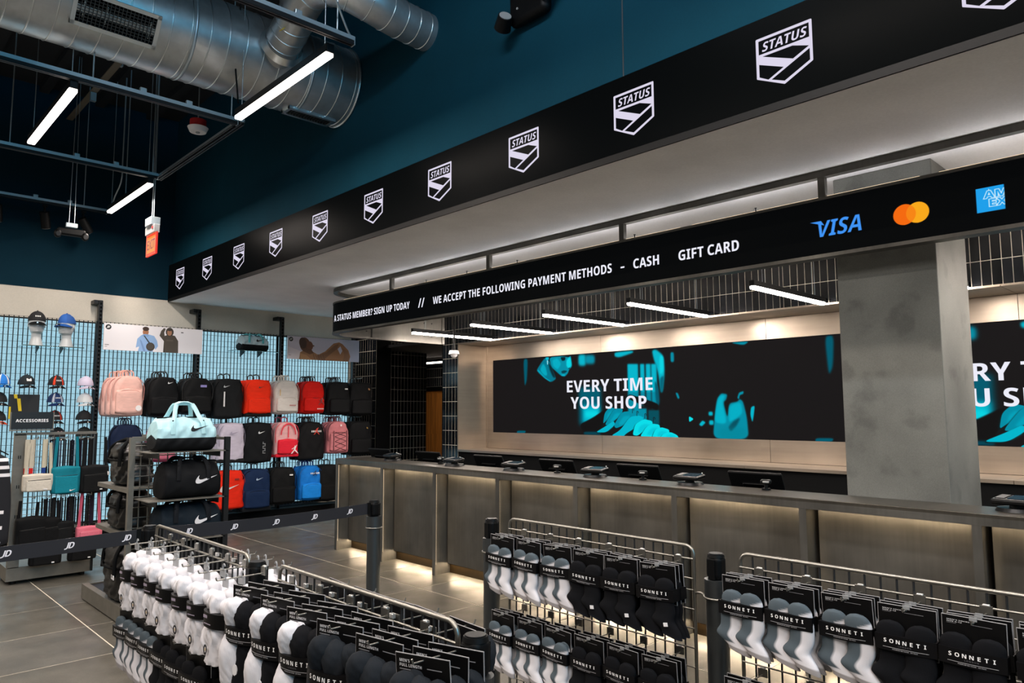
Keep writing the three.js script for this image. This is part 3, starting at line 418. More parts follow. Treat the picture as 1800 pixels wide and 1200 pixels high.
// ---------- ducts ----------
{
  const X = -5.9, Y = 4.61, R = 0.361, d = thing('round_duct', 'wide silver spiral duct running under the black ceiling to the dark wall', 'duct');
  part('body', [muv(new THREE.CylinderGeometry(R, R, 6.4, 64, 1, true).rotateX(PI / 2).translate(X, Y, ZW + 3.2))], M.zinc, d);
  for (let i = 0; i < 44; i++) part('seam', [new THREE.TorusGeometry(R, 0.0055, 6, 64).rotateY(0.03).translate(X, Y, ZW + 0.06 + i * 0.145)], M.zincEdge, d);
  part('end_collar', [new THREE.TorusGeometry(R, 0.012, 8, 64).translate(X, Y, ZW + 0.012)], M.zincEdge, d);
  const grille = (ang, z0, z1, h, name) => { // flat register proud of the duct skin
    const g = new THREE.Group(); g.name = name; d.add(g); g.position.set(X + (R + 0.004) * Math.cos(rad(ang)), Y + (R + 0.004) * Math.sin(rad(ang)), (z0 + z1) / 2); g.rotation.z = rad(ang);
    const l = z1 - z0, f = 0.028; // local: x outwards, y around, z along
    part('frame', [B(0.03, f, l, 0, h / 2 - f / 2, 0), B(0.03, f, l, 0, -h / 2 + f / 2, 0), B(0.03, h, f, 0, 0, l / 2 - f / 2), B(0.03, h, f, 0, 0, -l / 2 + f / 2)], M.zincEdge, g);
    part('dark_throat', [B(0.01, h - f * 2, l - f * 2, -0.01, 0, 0)], M.blackMatte, g);
    const n = Math.round((l - 0.06) / 0.026), m = Math.round((h - 0.06) / 0.022), bars = [];
    for (let i = 1; i < n; i++) bars.push(B(0.012, h - 2 * f, 0.004, 0.008, 0, -l / 2 + f + i * (l - 2 * f) / n)); for (let i = 1; i < m; i++) bars.push(B(0.012, 0.004, l - 2 * f, 0.004, -h / 2 + f + i * (h - 2 * f) / m, 0));
    part('louvre_grid', bars, M.gun, g);
  };
  grille(-35, -1.69, -1.12, 0.25, 'register'); grille(-89, -3.32, -2.86, 0.16, 'register'); 
  for (const z of [-2.95, -1.95, -0.6]) part('hanger_strap', [new THREE.TorusGeometry(R + 0.006, 0.004, 5, 48).scale(1, 1, 3).translate(X, Y, z), bar([X, Y + R, z], [X, 5.55, z], 0.004)], M.galv, d);
  // branch with elbow into the wall
  const b = thing('branch_duct', 'narrow silver duct bending from the wide duct into the dark wall', 'duct'), r = 0.148;
  const path = [[-5.62, 4.58, -2.63], [-5.3, 4.66, -2.6], [-5.05, 4.74, -2.56], [-4.82, 4.78, -2.56], [-4.64, 4.75, -2.66], [-4.565, 4.69, -2.85], [-4.555, 4.65, -3.1], [-4.555, 4.637, -3.44]].map((p) => new V3(...p)), cv = new THREE.CatmullRomCurve3(path, false, 'centripetal');
  part('body', [muv(new THREE.TubeGeometry(cv, 72, r, 40))], M.zinc, b);
  for (const t of [0.1, 0.16, 0.22, 0.29, 0.42, 0.52, 0.61, 0.69, 0.77, 0.84, 0.9, 0.96]) { const p = cv.getPointAt(t), q = cv.getTangentAt(t); part('seam', [new THREE.TorusGeometry(r, t > 0.4 && t < 0.65 ? 0.006 : 0.0045, 6, 40).applyQuaternion(new THREE.Quaternion().setFromUnitVectors(new V3(0, 0, 1), q)).translate(p.x, p.y, p.z)], M.zincEdge, b); }
  { const p = cv.getPointAt(0.04), q = cv.getTangentAt(0.04); part('collar', [new THREE.CylinderGeometry(r + 0.012, r + 0.035, 0.06, 40, 1, true).applyQuaternion(new THREE.Quaternion().setFromUnitVectors(new V3(0, 1, 0), q)).translate(p.x + 0.07, p.y, p.z)], M.zincEdge, b); part('sticker', [B(0.05, 0.035, 0.003).rotateX(-0.9).translate(-5.2, 4.57, -2.48)], solid(0xe2c81a), b); }
  part('hanger', [bar([-4.8, 4.9, -2.6], [-4.8, 5.55, -2.6], 0.004)], M.galv, b);
}
{ // roof joist near the ceiling
  const j = structGroup('trim_1'); part('joist', [muv(B(2.6, 0.07, 0.012, -9.5, 5.3, -2.13)), muv(B(2.6, 0.012, 0.07, -9.5, 5.26, -2.1))], solid(0x6b6455), j);
  part('clip', [B(0.05, 0.12, 0.06, -8.3, 5.32, -2.13), B(0.05, 0.1, 0.06, -9.2, 5.2, -2.1)], M.galv, j);
  const k = structGroup('trim_2'); part('conduit', [tube([[-8.6, 5.45, -2.9], [-8.2, 5.4, -2.8], [-7.7, 5.1, -2.9], [-7.5, 5.0, -3.3]], 0.008)], M.rail, k);
}
// ---------- suspended channels with linear lamps ----------
{
  const Y = 4.02, ZE = -2.45, n = ['nearest the payment counter side', 'second from the right', 'second from the left', 'leftmost and farthest'];
  const chan = (len) => { const g = [B(0.006, 0.04, len, -0.018, 0, 0), B(0.006, 0.04, len, 0.018, 0, 0), B(0.014, 0.005, len, -0.012, -0.02, 0), B(0.014, 0.005, len, 0.012, -0.02, 0)]; return mergeGeometries(g.map(clean)); }, flange = (len) => B(0.048, 0.028, len, 0, 0.02, 0);
  [-4.085, -5.942, -7.936, -9.79, -2.2, -0.35, 1.5].forEach((x, i) => {
    if (i > 3) return;
    const t = thing('ceiling_channel', `long grey steel channel hanging on rods under the ceiling, ${n[i]}`, 'rail', [x, Y, 0], 0, 'suspended steel channels');
    part('channel', [chan(8).translate(0, 0, ZE + 4)], M.rail, t); part('flange', [flange(8).translate(0, 0, ZE + 4)], M.galv, t); part('end_cap', [B(0.046, 0.056, 0.006, 0, 0.004, ZE)], M.galv, t);
    for (const z of i === 0 ? [-2.33, -1.2] : i === 1 ? [-2.4, -1.35, -0.5] : i === 2 ? [-2.4, -1.15, -0.2] : [-2.2, -1.0]) part('rod', [bar([0, 0.03, z], [0, 1.53, z], 0.0055)], M.galv, t);
    for (const z of [-1.7, -2.05]) part('clip', [RB(0.03, 0.04, 0.05, 0.006, 0, 0.05, z)], M.galv, t);
    if (i === 0) part('hanger_strap', [tube([[0.1, 0.2, -2.25], [0.02, 0.05, -2.4], [0, 0.03, -2.44]], 0.007), bar([0.1, 0.2, -2.25], [0.1, 1.5, -2.25], 0.006)], M.galv, t);
  });
  const c = thing('cross_channel', 'short grey steel channel across the ends of two hanging channels', 'rail', [-6.94, Y, ZE - 0.03]); part('channel', [chan(2.06).rotateY(PI / 2)], M.rail, c); part('flange', [flange(2.06).rotateY(PI / 2)], M.galv, c); part('cable', [bar([-0.95, -0.02, 0.045], [0.95, -0.02, 0.045], 0.006)], M.rail, c);
  const lamps = [[-4.905, -2.33, 'large glowing strip lamp below the wide duct, near its wall end'], [-6.685, -1.23, 'glowing strip lamp at the far upper left of the ceiling'], [-8.675, -2.385, 'smallest glowing strip lamp, above the red exit sign'],
    [-3.05, -1.23], [-1.15, -2.33], [0.75, -1.23], [2.6, -2.33], [-8.7, -0.1], [-4.9, -0.1], [-1.15, -0.1], [-6.7, 1.0], [-3.05, 1.0], [0.75, 1.0], [-8.7, 2.2], [-4.9, 2.2], [-1.15, 2.2], [2.6, 0.2]];
  let src;
  lamps.forEach(([x, z, label], i) => {
    const at = [x, 3.95, z];
    if (i < 3) { // the lamps in the picture
      if (src) dup(src, label, at, 0, 'strip lamps under the ceiling channels');
      else { const t = src = thing('strip_lamp', label, 'lamp', at, 0, 'strip lamps under the ceiling channels'); part('housing', [RB(1.48, 0.06, 0.056, 0.006, 0, 0.022, 0)], M.rail, t); part('diffuser', [RB(1.46, 0.03, 0.058, 0.008, 0, -0.018, 0)], M.lampGlow, t); for (const q of [-0.66, 0.66]) part('rod', [bar([q, 0.05, 0], [q, 1.65, 0], 0.0035, 6)], M.galv, t); }
    } else dup(src, 'glowing strip lamp of the sales floor outside the picture', at, 0, 'strip lamps behind the camera');
    rectLight(WARM, L.lamp, 1.46, 0.066, [x, 3.91, z], [x, 0, z]);
  });
  const cable = thing('drop_cable', 'black cable dropping to the large strip lamp', 'cable'); part('cable', [tube([[-5.62, 5.5, -2.3], [-5.63, 4.9, -2.32], [-5.66, 4.5, -2.3], [-5.64, 4.06, -2.33]], 0.007)], M.black, cable);
  const flex = thing('lamp_flex', 'grey flexible conduit curving to the smallest strip lamp', 'cable'); part('conduit', [tube([[-9.1, 5.5, -2.42], [-9.1, 4.5, -2.42], [-9.12, 4.25, -2.42], [-9.3, 4.08, -2.4], [-9.36, 4.0, -2.4]], 0.008)], M.galv, flex); part('rod', [bar([-8.85, 5.5, -2.4], [-8.85, 4.0, -2.4], 0.006)], M.galv, flex);
}
{ // spot heads on the far channel, exit sign, emergency lights, smoke detector
  let src; [['leftmost of the black spotlights on the far channel', -1.34, 0.2], ['middle black spotlight on the far channel', -1.8, 0.35], ['rightmost black spotlight on the far channel, tilted', -2.2, 0.95]].forEach(([label, z, tilt]) => {
    const t = thing('spotlight', label, 'spotlight', [-9.79, 3.985, z]);
    part('bracket', [bar([0, 0, 0], [0, -0.09, 0], 0.012), RB(0.05, 0.02, 0.05, 0.004, 0, -0.01, 0)], M.black, t);
    part('head', [new THREE.CylinderGeometry(0.05, 0.05, 0.19, 20).translate(0, -0.06, 0).rotateX(tilt * 0.6).rotateZ(-0.35).translate(0, -0.12, 0)], M.black, t);
    { const l = new THREE.SpotLight(WARM, L.spot, 12, 0.5, 1, 2); l.position.set(-9.84, 3.8, z + 0.01); l.target.position.set(XW + 0.3, 1.3, z * 1.9 - 0.4); scene.add(l, l.target); }
    part('lens', [new THREE.CylinderGeometry(0.042, 0.042, 0.004, 20).translate(0, -0.157, 0).rotateX(tilt * 0.6).rotateZ(-0.35).translate(0, -0.12, 0)], M.silver, t);
  });
  const e = thing('exit_sign', 'small red glowing exit sign hanging on a thin rod', 'sign', [-8.42, 3.4, -2.57]);
  part('junction_box', [RB(0.2, 0.09, 0.1, 0.006, 0, 0.25, 0)], M.galv, e); part('canopy', [RB(0.3, 0.09, 0.06, 0.006, 0, 0.16, 0)], M.plastic, e); part('indicator', [RB(0.03, 0.03, 0.01, 0.004, 0.1, 0.17, 0.033)], M.red, e);
  const ex = canvasTex(256, 192, (c, w, h) => { c.fillStyle = '#ff5a1c'; c.fillRect(0, 0, w, h); c.fillStyle = '#ff2a12'; c.fillRect(10, 10, w - 20, h - 20); c.fillStyle = '#ff8a1e'; c.fillRect(22, 22, w - 44, h - 44); c.fillStyle = '#7a0d04'; c.font = 'bold 118px sans-serif'; c.textAlign = 'center'; c.save(); c.translate(w / 2, 138); c.scale(0.82, 1); c.fillText('EXIT', 0, 0); c.restore(); });
  const red = glow(0xff2a12, 0.8), face = new THREE.MeshStandardMaterial({ color: 0x220000, emissive: 0xffffff, emissiveMap: ex, emissiveIntensity: 1 });
  part('face', new THREE.BoxGeometry(0.32, 0.24, 0.02), [red, red, red, red, face, face], e);
  for (const x of [-0.03, 0.03]) part('rod', [bar([x * 0.4, 2.2, 0], [x, 0.29, 0], 0.005)], M.galv, e);
  rectLight(0xff3a18, 1.0, 0.3, 0.22, [-8.42, 3.4, -2.555], [-8.42, 3.4, 0]);
  const m = thing('emergency_light', 'black two headed emergency light hanging under a small white box', 'lamp', [-9.03, 3.52, -1.92], PI / 2); m.scale.set(0.66, 0.8, 0.66);
  part('junction_box', [RB(0.17, 0.06, 0.06, 0.005, 0, 0.12, 0)], M.galv, m); part('body', [RB(0.42, 0.1, 0.1, 0.03, 0, 0.02, 0, 3)], M.black, m); for (const x of [-0.2, 0.2]) { part('head', [new THREE.SphereGeometry(0.058, 16, 12).translate(x, -0.02, 0.03)], M.black, m); part('lens', [new THREE.CylinderGeometry(0.035, 0.035, 0.012, 16).rotateX(PI / 2).translate(x, -0.03, 0.085)], M.blackGloss, m); }
  for (const x of [-0.04, 0.04]) part('rod', [bar([x, 0.14, 0], [x * 0.4, 2.55, 0], 0.005)], M.galv, m);
  const w = thing('wall_emergency_light', 'black two headed emergency light mounted high on the teal wall', 'lamp', [-3.32, 4.34, ZW]);
  part('body', [RB(0.36, 0.24, 0.09, 0.05, 0, 0, 0.05, 4)], M.black, w); part('test_button', [CY(0.008, 0.006).rotateX(PI / 2).translate(-0.08, -0.02, 0.098)], M.silver, w);
  for (const [x, y, s] of [[-0.17, -0.1, 1], [0.19, 0.02, -1]]) { part('head', [new THREE.CylinderGeometry(0.05, 0.06, 0.1, 20).rotateX(rad(62)).rotateY(s * 0.55 + 0.5).translate(x, y, 0.14)], M.black, w); part('lens', [new THREE.CylinderGeometry(0.042, 0.042, 0.006, 20).translate(0, 0.051, 0).rotateX(rad(62)).rotateY(s * 0.55 + 0.5).translate(x, y, 0.14)], M.silver, w); }
  const s = thing('smoke_detector', 'white round smoke detector with red base below the wide duct', 'detector', [-6.98, 4.27, -2.5]);
  part('base', [CY(0.075, 0.07, 0, 0.06, 0, 28)], M.red, s); part('cap', [CY(0.075, 0.045, 0, 0, 0, 28, 0.095)], M.white, s); part('vent_ring', [new THREE.TorusGeometry(0.084, 0.004, 6, 28).rotateX(PI / 2).translate(0, 0.008, 0)], M.plastic, s); part('sensor', [CY(0.02, 0.01, 0, -0.026, 0, 14)], M.plastic, s); part('rod', [bar([0, 0.08, 0], [0, 1.3, 0], 0.006)], M.galv, s);
}
{ // sources of light outside the picture: a cyan ribbon display on the right wall and two washers for the teal wall
  const wall = thing('opposite_led_ribbon', 'long cyan ribbon display high on the right wall of the shop', 'display', [6.12, 4.4, -0.4]);
  part('cabinet', [B(0.06, 1.5, 5.8, 0.03, 0, 0)], M.black, wall); part('screen', [B(0.01, 1.4, 5.7, -0.006, 0, 0)], glow(CYAN, 1.1), wall);
  rectLight(CYAN, L.cyan, 5.7, 1.4, [6.1, 4.4, -0.4], [0, 4.4, -0.4]);
  for (const [x, n] of [[-2.4, 'left'], [0.2, 'right']]) {
    const w = thing('wall_washer', `${n} white washer lamp near the ceiling facing the teal wall`, 'lamp', [x, 5.05, -1.3]), q = Math.atan2(0.9, 2.1);
    part('housing', [RB(1.5, 0.08, 0.1, 0.01, 0, 0, 0.03).rotateX(q)], M.galv, w); part('diffuser', [RB(1.46, 0.06, 0.02, 0.004, 0, 0, -0.03).rotateX(q)], M.lampGlow, w); part('rod', [bar([0, 0.05, 0.03], [0, 0.5, 0.03], 0.006)], M.galv, w);
    rectLight(0xf2f6ff, L.wash, 1.46, 0.06, [x, 5.02, -1.345], [x, 4.1, ZW]);
  }
}
// ---------- left wall display ----------
const GX = -10.14; // wire grid plane
{
  const bays = [[-1.3, -2.52, 'leftmost'], [-2.52, -3.74, 'second'], [-3.74, -4.96, 'third'], [-4.96, -6.18, 'rightmost']];
  const t = dataTex(256, (u, v) => { const k = 0.93 + (hash(Math.floor(u * 256), Math.floor(v * 256), 41) - 0.5) * 0.16, f = 0.93 + 0.14 * (fbm(u * 3, v * 8, 8, 43, 3) - 0.5); return [168 * k * f, 216 * k * f, 234 * k * f]; }, true);
  const mat = new THREE.MeshStandardMaterial({ color: 0x223038, roughness: 0.5, emissive: 0xffffff, emissiveMap: t, emissiveIntensity: 1.15 });
  for (const [a, b, n] of bays) {
    const d = thing('backlit_panel', `${n} pale blue glowing panel behind the wall grid`, 'display', [0, 0, 0], 0, 'glowing wall panels');
    part('screen', [muv(BB(XW + 0.03, XW + 0.05, 0.22, 2.68, b + 0.02, a - 0.02))], mat, d); part('cabinet', [BB(XW, XW + 0.03, 0.2, 2.7, b + 0.01, a - 0.01)], M.black, d);
    rectLight(0x9fd4ee, L.wall, a - b, 2.4, [XW + 0.055, 1.45, (a + b) / 2], [0, 1.45, (a + b) / 2]);
    const g = thing('wall_grid', `${n} black wire grid panel in front of the blue wall`, 'grid panel', [0, 0, 0], 0, 'wall grids'), w = [];
    for (let i = 0; i <= 24; i++) w.push(bar([GX, 0.2, b + 0.03 + i * (a - b - 0.06) / 24], [GX, 2.7, b + 0.03 + i * (a - b - 0.06) / 24], 0.0056, 5));
    for (let i = 0; i <= 33; i++) w.push(bar([GX - 0.006, 0.2 + i * 0.0757, b + 0.03], [GX - 0.006, 0.2 + i * 0.0757, a - 0.03], 0.002, 5));
    part('wire_mesh', w, M.wireDark, g);
  }
  [-2.52, -3.74, -4.96, -6.19].forEach((z, i) => {
    const u = thing('slotted_upright', `black slotted steel upright, ${['first from the left', 'second from the left', 'third from the left', 'last at the end of the wall'][i]}`, 'upright', [GX, 0, z], 0, 'wall uprights');
    const g = [BB(-0.03, 0.03, 0.15, 2.96, -0.024, -0.012), BB(-0.03, 0.03, 0.15, 2.96, 0.012, 0.024), BB(-0.03, -0.022, 0.15, 2.96, -0.024, 0.024)];
    for (let k = 0; k < 56; k++) g.push(B(0.008, 0.022, 0.026, 0.026, 0.2 + k * 0.05, 0)); part('slotted_channel', g, M.rail, u);
    part('top_bracket', [RB(0.16, 0.05, 0.1, 0.004, -0.08, 2.945, 0.02)], M.rail, u);
  });
  // posters
  const px1 = canvasTex(1024, 288, (c, w, h) => {
    c.fillStyle = '#e9e6ea'; c.fillRect(0, 0, w, h); c.fillStyle = '#111'; c.beginPath(); c.arc(42, 40, 28, 0, 7); c.fill(); jd(c, 24, 50, 22, '#fff'); c.fillStyle = '#444'; c.fillRect(14, h - 58, 40, 6); c.fillRect(14, h - 38, 24, 4); c.fillRect(w - 240, 44, 26, 10);
    const E = (x, y, a, b, f, r = 0) => { c.fillStyle = f; c.beginPath(); c.ellipse(x, y, a, b, r, 0, 7); c.fill(); }, q = (p, f) => fillPoly(c, p, f);
    q([[318, 250], [330, 150], [368, 108], [430, 92], [500, 108], [532, 160], [545, 220], [520, 262], [500, 230], [492, 288], [340, 288], [352, 236]], '#8fb2dd'); q([[352, 150], [372, 170], [420, 288], [396, 288]], '#7697c6'); E(412, 70, 30, 44, '#a8704c'); E(412, 34, 33, 24, '#3c2a20'); E(412, 108, 34, 16, '#7fa3d2');
    q([[392, 112], [402, 108], [462, 190], [452, 200]], '#2c3338'); E(466, 232, 44, 48, '#3f3a34'); E(466, 226, 34, 34, '#4b463e');
    q([[556, 100], [572, 44], [600, 10], [618, 18], [604, 60], [610, 100], [650, 80], [720, 92], [756, 150], [760, 288], [600, 288], [604, 160]], '#4c443b'); E(662, 52, 42, 50, '#40382f'); E(660, 58, 25, 36, '#a97a5c'); E(660, 24, 27, 17, '#3a3128'); q([[630, 140], [700, 140], [704, 158], [628, 158]], '#5c5348'); q([[610, 200], [620, 288], [606, 288]], '#3d362e');
  });
  const px2 = canvasTex(1024, 288, (c, w, h) => {
    const g = c.createLinearGradient(0, 0, w, 0); g.addColorStop(0, '#c9c3cf'); g.addColorStop(1, '#9fb0cf'); c.fillStyle = g; c.fillRect(0, 0, w, h); fillPoly(c, [[0, 130], [160, 180], [420, 260], [420, 288], [0, 288]], '#d9d2d8');
    c.fillStyle = '#222'; c.beginPath(); c.arc(44, 40, 28, 0, 7); c.fill(); jd(c, 26, 50, 22, '#ddd'); c.fillStyle = '#444'; c.fillRect(14, h - 50, 34, 5);
    const E = (x, y, a, b, f, r = 0) => { c.fillStyle = f; c.beginPath(); c.ellipse(x, y, a, b, r, 0, 7); c.fill(); }, q = (p, f) => fillPoly(c, p, f);
    q([[158, 288], [170, 200], [240, 160], [360, 190], [420, 220], [520, 170], [640, 60], [720, 40], [770, 60], [860, 140], [890, 220], [870, 288]], '#8a6443'); q([[400, 230], [540, 180], [660, 80], [720, 60], [690, 130], [560, 230], [500, 288], [420, 288]], '#6f5036'); q([[700, 130], [740, 90], [770, 150], [740, 200]], '#aab4cc'); q([[760, 110], [850, 150], [880, 230], [850, 280], [780, 280], [800, 200]], '#7a5940'); q([[170, 210], [260, 230], [330, 288], [180, 288]], '#a37a52');
    E(235, 100, 72, 92, '#5a3a28', -0.25); E(300, 110, 46, 58, '#6a4531', -0.2); E(352, 108, 14, 9, '#6a4531'); E(205, 80, 50, 70, '#3c281d', -0.2); q([[230, 150], [320, 150], [360, 200], [300, 220], [230, 190]], '#5d3f2b'); c.strokeStyle = '#5a412c'; c.lineWidth = 8; for (let i = 0; i < 5; i++) { c.beginPath(); c.moveTo(350 + i * 34, 210 + (i & 1) * 14); c.lineTo(380 + i * 34, 288); c.stroke(); }
  });
  const poster = (label, t, z0, z1, y0, y1) => { const p = thing('poster_board', label, 'poster', [GX + 0.05, (y0 + y1) / 2, (z0 + z1) / 2], PI / 2), w = Math.abs(z0 - z1), edge = solid(0xd8d6d8); part('board', new THREE.BoxGeometry(w, y1 - y0, 0.018), [edge, edge, edge, edge, new THREE.MeshStandardMaterial({ map: t, roughness: 0.6 }), edge], p); part('hook', [RB(0.02, 0.03, 0.05, 0.004, -w / 2 + 0.1, (y1 - y0) / 2 - 0.05, -0.03), RB(0.02, 0.03, 0.05, 0.004, w / 2 - 0.1, (y1 - y0) / 2 - 0.05, -0.03)], M.black, p); };
  poster('white poster board with two standing people in hooded tops', px1, -2.56, -3.78, 2.345, 2.68); poster('poster board with a person in brown reclining on pale sand', px2, -5.03, -6.26, 2.345, 2.69);
}
// ---------- bags ----------
const wob = (a, b, k) => (Math.sin(a * 9.1 + k) * Math.sin(b * 7.3 + k * 2.1) + 0.6 * Math.sin(a * 17 - b * 13 + k * 3)) / 1.6;
function backpack(o) { // local: origin at the hook (top loop), front towards +z
  const { label, c, c2 = c, w = 0.36, h = 0.5, d = 0.17, base, pocket = true, boxy = 0.12, z0 = 0, logo, k = 1, handles = 1, strapc = 0x101012, lace, zip, at, turn, group, big } = o;
  const t = thing('backpack', label, 'backpack', at, turn, group), body = fabric(c), W = w / 2, top = -0.05;
  const fn = (s) => { const y = top - h * s, a = s < 0.44 ? lerp(0.26 + boxy * 0.6, 1, RND(1 - s / 0.44) ** 0.9) : s > 0.93 ? lerp(1, 0.86, (s - 0.93) / 0.07) : 1, dd = (s < 0.34 ? 0.45 + 0.55 * RND(1 - s / 0.34) : 1) * (s > 0.94 ? lerp(1, 0.7, (s - 0.94) / 0.06) : 1), cap = s === 0 || s === 1 ? 0.02 : 1; return { c: [0, s === 0 ? y - 0.006 : y, z0], a: W * a * cap * (1 + 0.018 * Math.sin(s * 11 + k)), b: d / 2 * dd * cap, e: 2.9 }; };
  const g = loft(fn, 26, 40), p = g.attributes.position; for (let i = 0; i < p.count; i++) { const x = p.getX(i), y = p.getY(i), z = p.getZ(i); p.setZ(i, z + (z > z0 ? 1 : 0.3) * 0.011 * wob(x * 4, y * 3, k)); p.setX(i, x + 0.004 * wob(y * 4, z * 9, k + 2)); } g.computeVertexNormals();
  part('body', g, body, t);
  const zf = z0 + d / 2;
  if (pocket) { const ph = h * (big ? 0.62 : 0.45), pw = w * 0.84, q = loft((s) => { const e = s < 0.25 ? Math.sqrt(1 - (1 - s / 0.25) ** 2) : 1, cap = s === 0 || s === 1 ? 0.02 : 1; return { c: [0, -h + top + ph + 0.03 - ph * s, zf - 0.004], a: pw / 2 * (0.75 + 0.25 * e) * cap, b: 0.038 * (0.3 + 0.7 * e) * cap, e: 3 }; }, 14, 32); const r = q.attributes.position; for (let i = 0; i < r.count; i++) r.setZ(i, r.getZ(i) + 0.004 * wob(r.getX(i) * 4, r.getY(i) * 4, k + 5)); q.computeVertexNormals(); part('front_pocket', q, fabric(c2), t);
    const yz = -h + top + ph + 0.012; part('pocket_zip', [tube([[-pw * 0.42, yz - 0.05, zf + 0.02], [-pw * 0.3, yz - 0.012, zf + 0.024], [0, yz, zf + 0.026], [pw * 0.3, yz - 0.012, zf + 0.024], [pw * 0.42, yz - 0.05, zf + 0.02]], 0.0035, 20, 5)], zip ? solid(zip) : M.blackMatte, t); }
  part('main_zip', [tube([[-W * 0.96, top - h * 0.6, z0 + d * 0.34], [-W * 0.97, top - h * 0.26, z0 + d * 0.34], [-W * 0.72, top - h * 0.1, z0 + d * 0.33], [0, top - h * 0.035, z0 + d * 0.26], [W * 0.72, top - h * 0.1, z0 + d * 0.33], [W * 0.97, top - h * 0.26, z0 + d * 0.34], [W * 0.96, top - h * 0.6, z0 + d * 0.34]], 0.004, 36, 5)], zip ? solid(zip) : M.blackMatte, t);
  for (let i = 0; i < handles; i++) { const x = handles > 1 ? (i - (handles - 1) / 2) * 0.035 : 0; part('handle', [tube([[x - 0.045, top - 0.012, z0 - d * 0.3], [x - 0.04, top + 0.04, z0 - d * 0.32], [x, top + 0.062, z0 - d * 0.33], [x + 0.04, top + 0.04, z0 - d * 0.32], [x + 0.045, top - 0.012, z0 - d * 0.3]], 0.0075, 16, 6)], solid(strapc, 0.8), t); }
  for (const s of [-1, 1]) part('shoulder_strap', [tube([[s * W * 0.5, top - 0.02, z0 - d * 0.5], [s * W * 0.75, top - h * 0.3, z0 - d * 0.62], [s * W * 0.95, top - h * 0.7, z0 - d * 0.55], [s * W * 0.9, top - h * 0.92, z0 - d * 0.3]], 0.014, 18, 6)], solid(strapc, 0.8), t);
  if (base) part('base', [RB(w * 0.98, h * 0.1, d * 1.02, 0.02, 0, top - h * 0.965, z0)], fabric(base), t);
  if (lace) { const q = []; for (let i = 0; i < 4; i++) { const y = top - h * (0.34 + i * 0.14), dy = h * 0.13; q.push(bar([-W * 0.5, y, zf + 0.035], [W * 0.5, y - dy, zf + 0.037], 0.004, 5), bar([W * 0.5, y, zf + 0.035], [-W * 0.5, y - dy, zf + 0.037], 0.004, 5)); } for (const s of [-1, 1]) q.push(bar([s * W * 0.6, top - h * 0.3, zf + 0.03], [s * W * 0.62, top - h * 0.88, zf + 0.034], 0.006, 5)); part('bungee_lace', q, solid(lace), t); }
  const mark = (g, col, x, y, z = 0.012, r = 0.3) => part('logo', [g.translate(x, y, zf + z)], solid(col, r + 0.2), t);
  if (logo) for (const L0 of Array.isArray(logo[0]) ? logo : [logo]) { const [kind, col, x = 0, y = -0.18, s = 0.1, z = 0.012] = L0;
    if (kind === 'tick') mark(swooshGeo(s), col, x, y, z); else if (kind === 'patch') mark(new THREE.CylinderGeometry(s / 2, s / 2, 0.005, 20).rotateX(PI / 2), col, x, y, z); else if (kind === 'tag') mark(B(s, s * 0.38, 0.005), col, x, y, z); else if (kind === 'strip') mark(B(s * 0.09, s, 0.005), col, x, y, z);
    else if (kind === 'word') { const q = []; const n = 6; for (let i = 0; i < n; i++) q.push(B(s / n * 0.55, s * 0.16, 0.005, (i - 2.5) * s / n, 0, 0)); mark(mergeGeometries(q.map(clean)), col, x, y, z); }
    else if (kind === 'block') { const q = []; for (let i = 0; i < 5; i++) q.push(B(s * 0.45, s * 0.12, 0.005, 0, (i - 2) * s * 0.36, 0), B(s * 0.12, s * 0.26, 0.005, (i & 1 ? 1 : -1) * s * 0.16, (i - 2) * s * 0.36 + s * 0.16, 0)); mark(mergeGeometries(q.map(clean)), col, x, y, z); }
    else if (kind === 'figure') mark(poly([[-0.5, -0.55], [-0.12, -0.08], [-0.05, 0.16], [-0.34, 0.02], [-0.4, 0.08], [-0.02, 0.3], [0.03, 0.5], [0.12, 0.5], [0.13, 0.36], [0.3, 0.62], [0.36, 0.58], [0.2, 0.24], [0.12, 0.0], [0.3, -0.2], [0.55, -0.5], [0.48, -0.55], [0.2, -0.3], [0.02, -0.14], [-0.3, -0.5]].map(([a, b]) => [a * s, b * s]), 0.004), col, x, y, z);
    else if (kind === 'arc') mark(mergeGeometries([0.3, 0.5, 0.7].map((q, i) => clean(new THREE.TorusGeometry(s * q * 0.6, s * 0.05, 5, 12, PI / 2)))), col, x, y, z);
    else if (kind === 'arch') mark(new THREE.TorusGeometry(s, s * 0.09, 5, 20, PI).scale(1, 1.4, 0.4), col, x, y, z);
  }
  // the peg that carries it
  part('peg_hook', [bar([0, 0.002, -0.42], [0, 0.002, 0.06], 0.004, 6), bar([0, 0.002, 0.06], [0, 0.02, 0.07], 0.004, 6)], M.wire, t);
  return t;
}
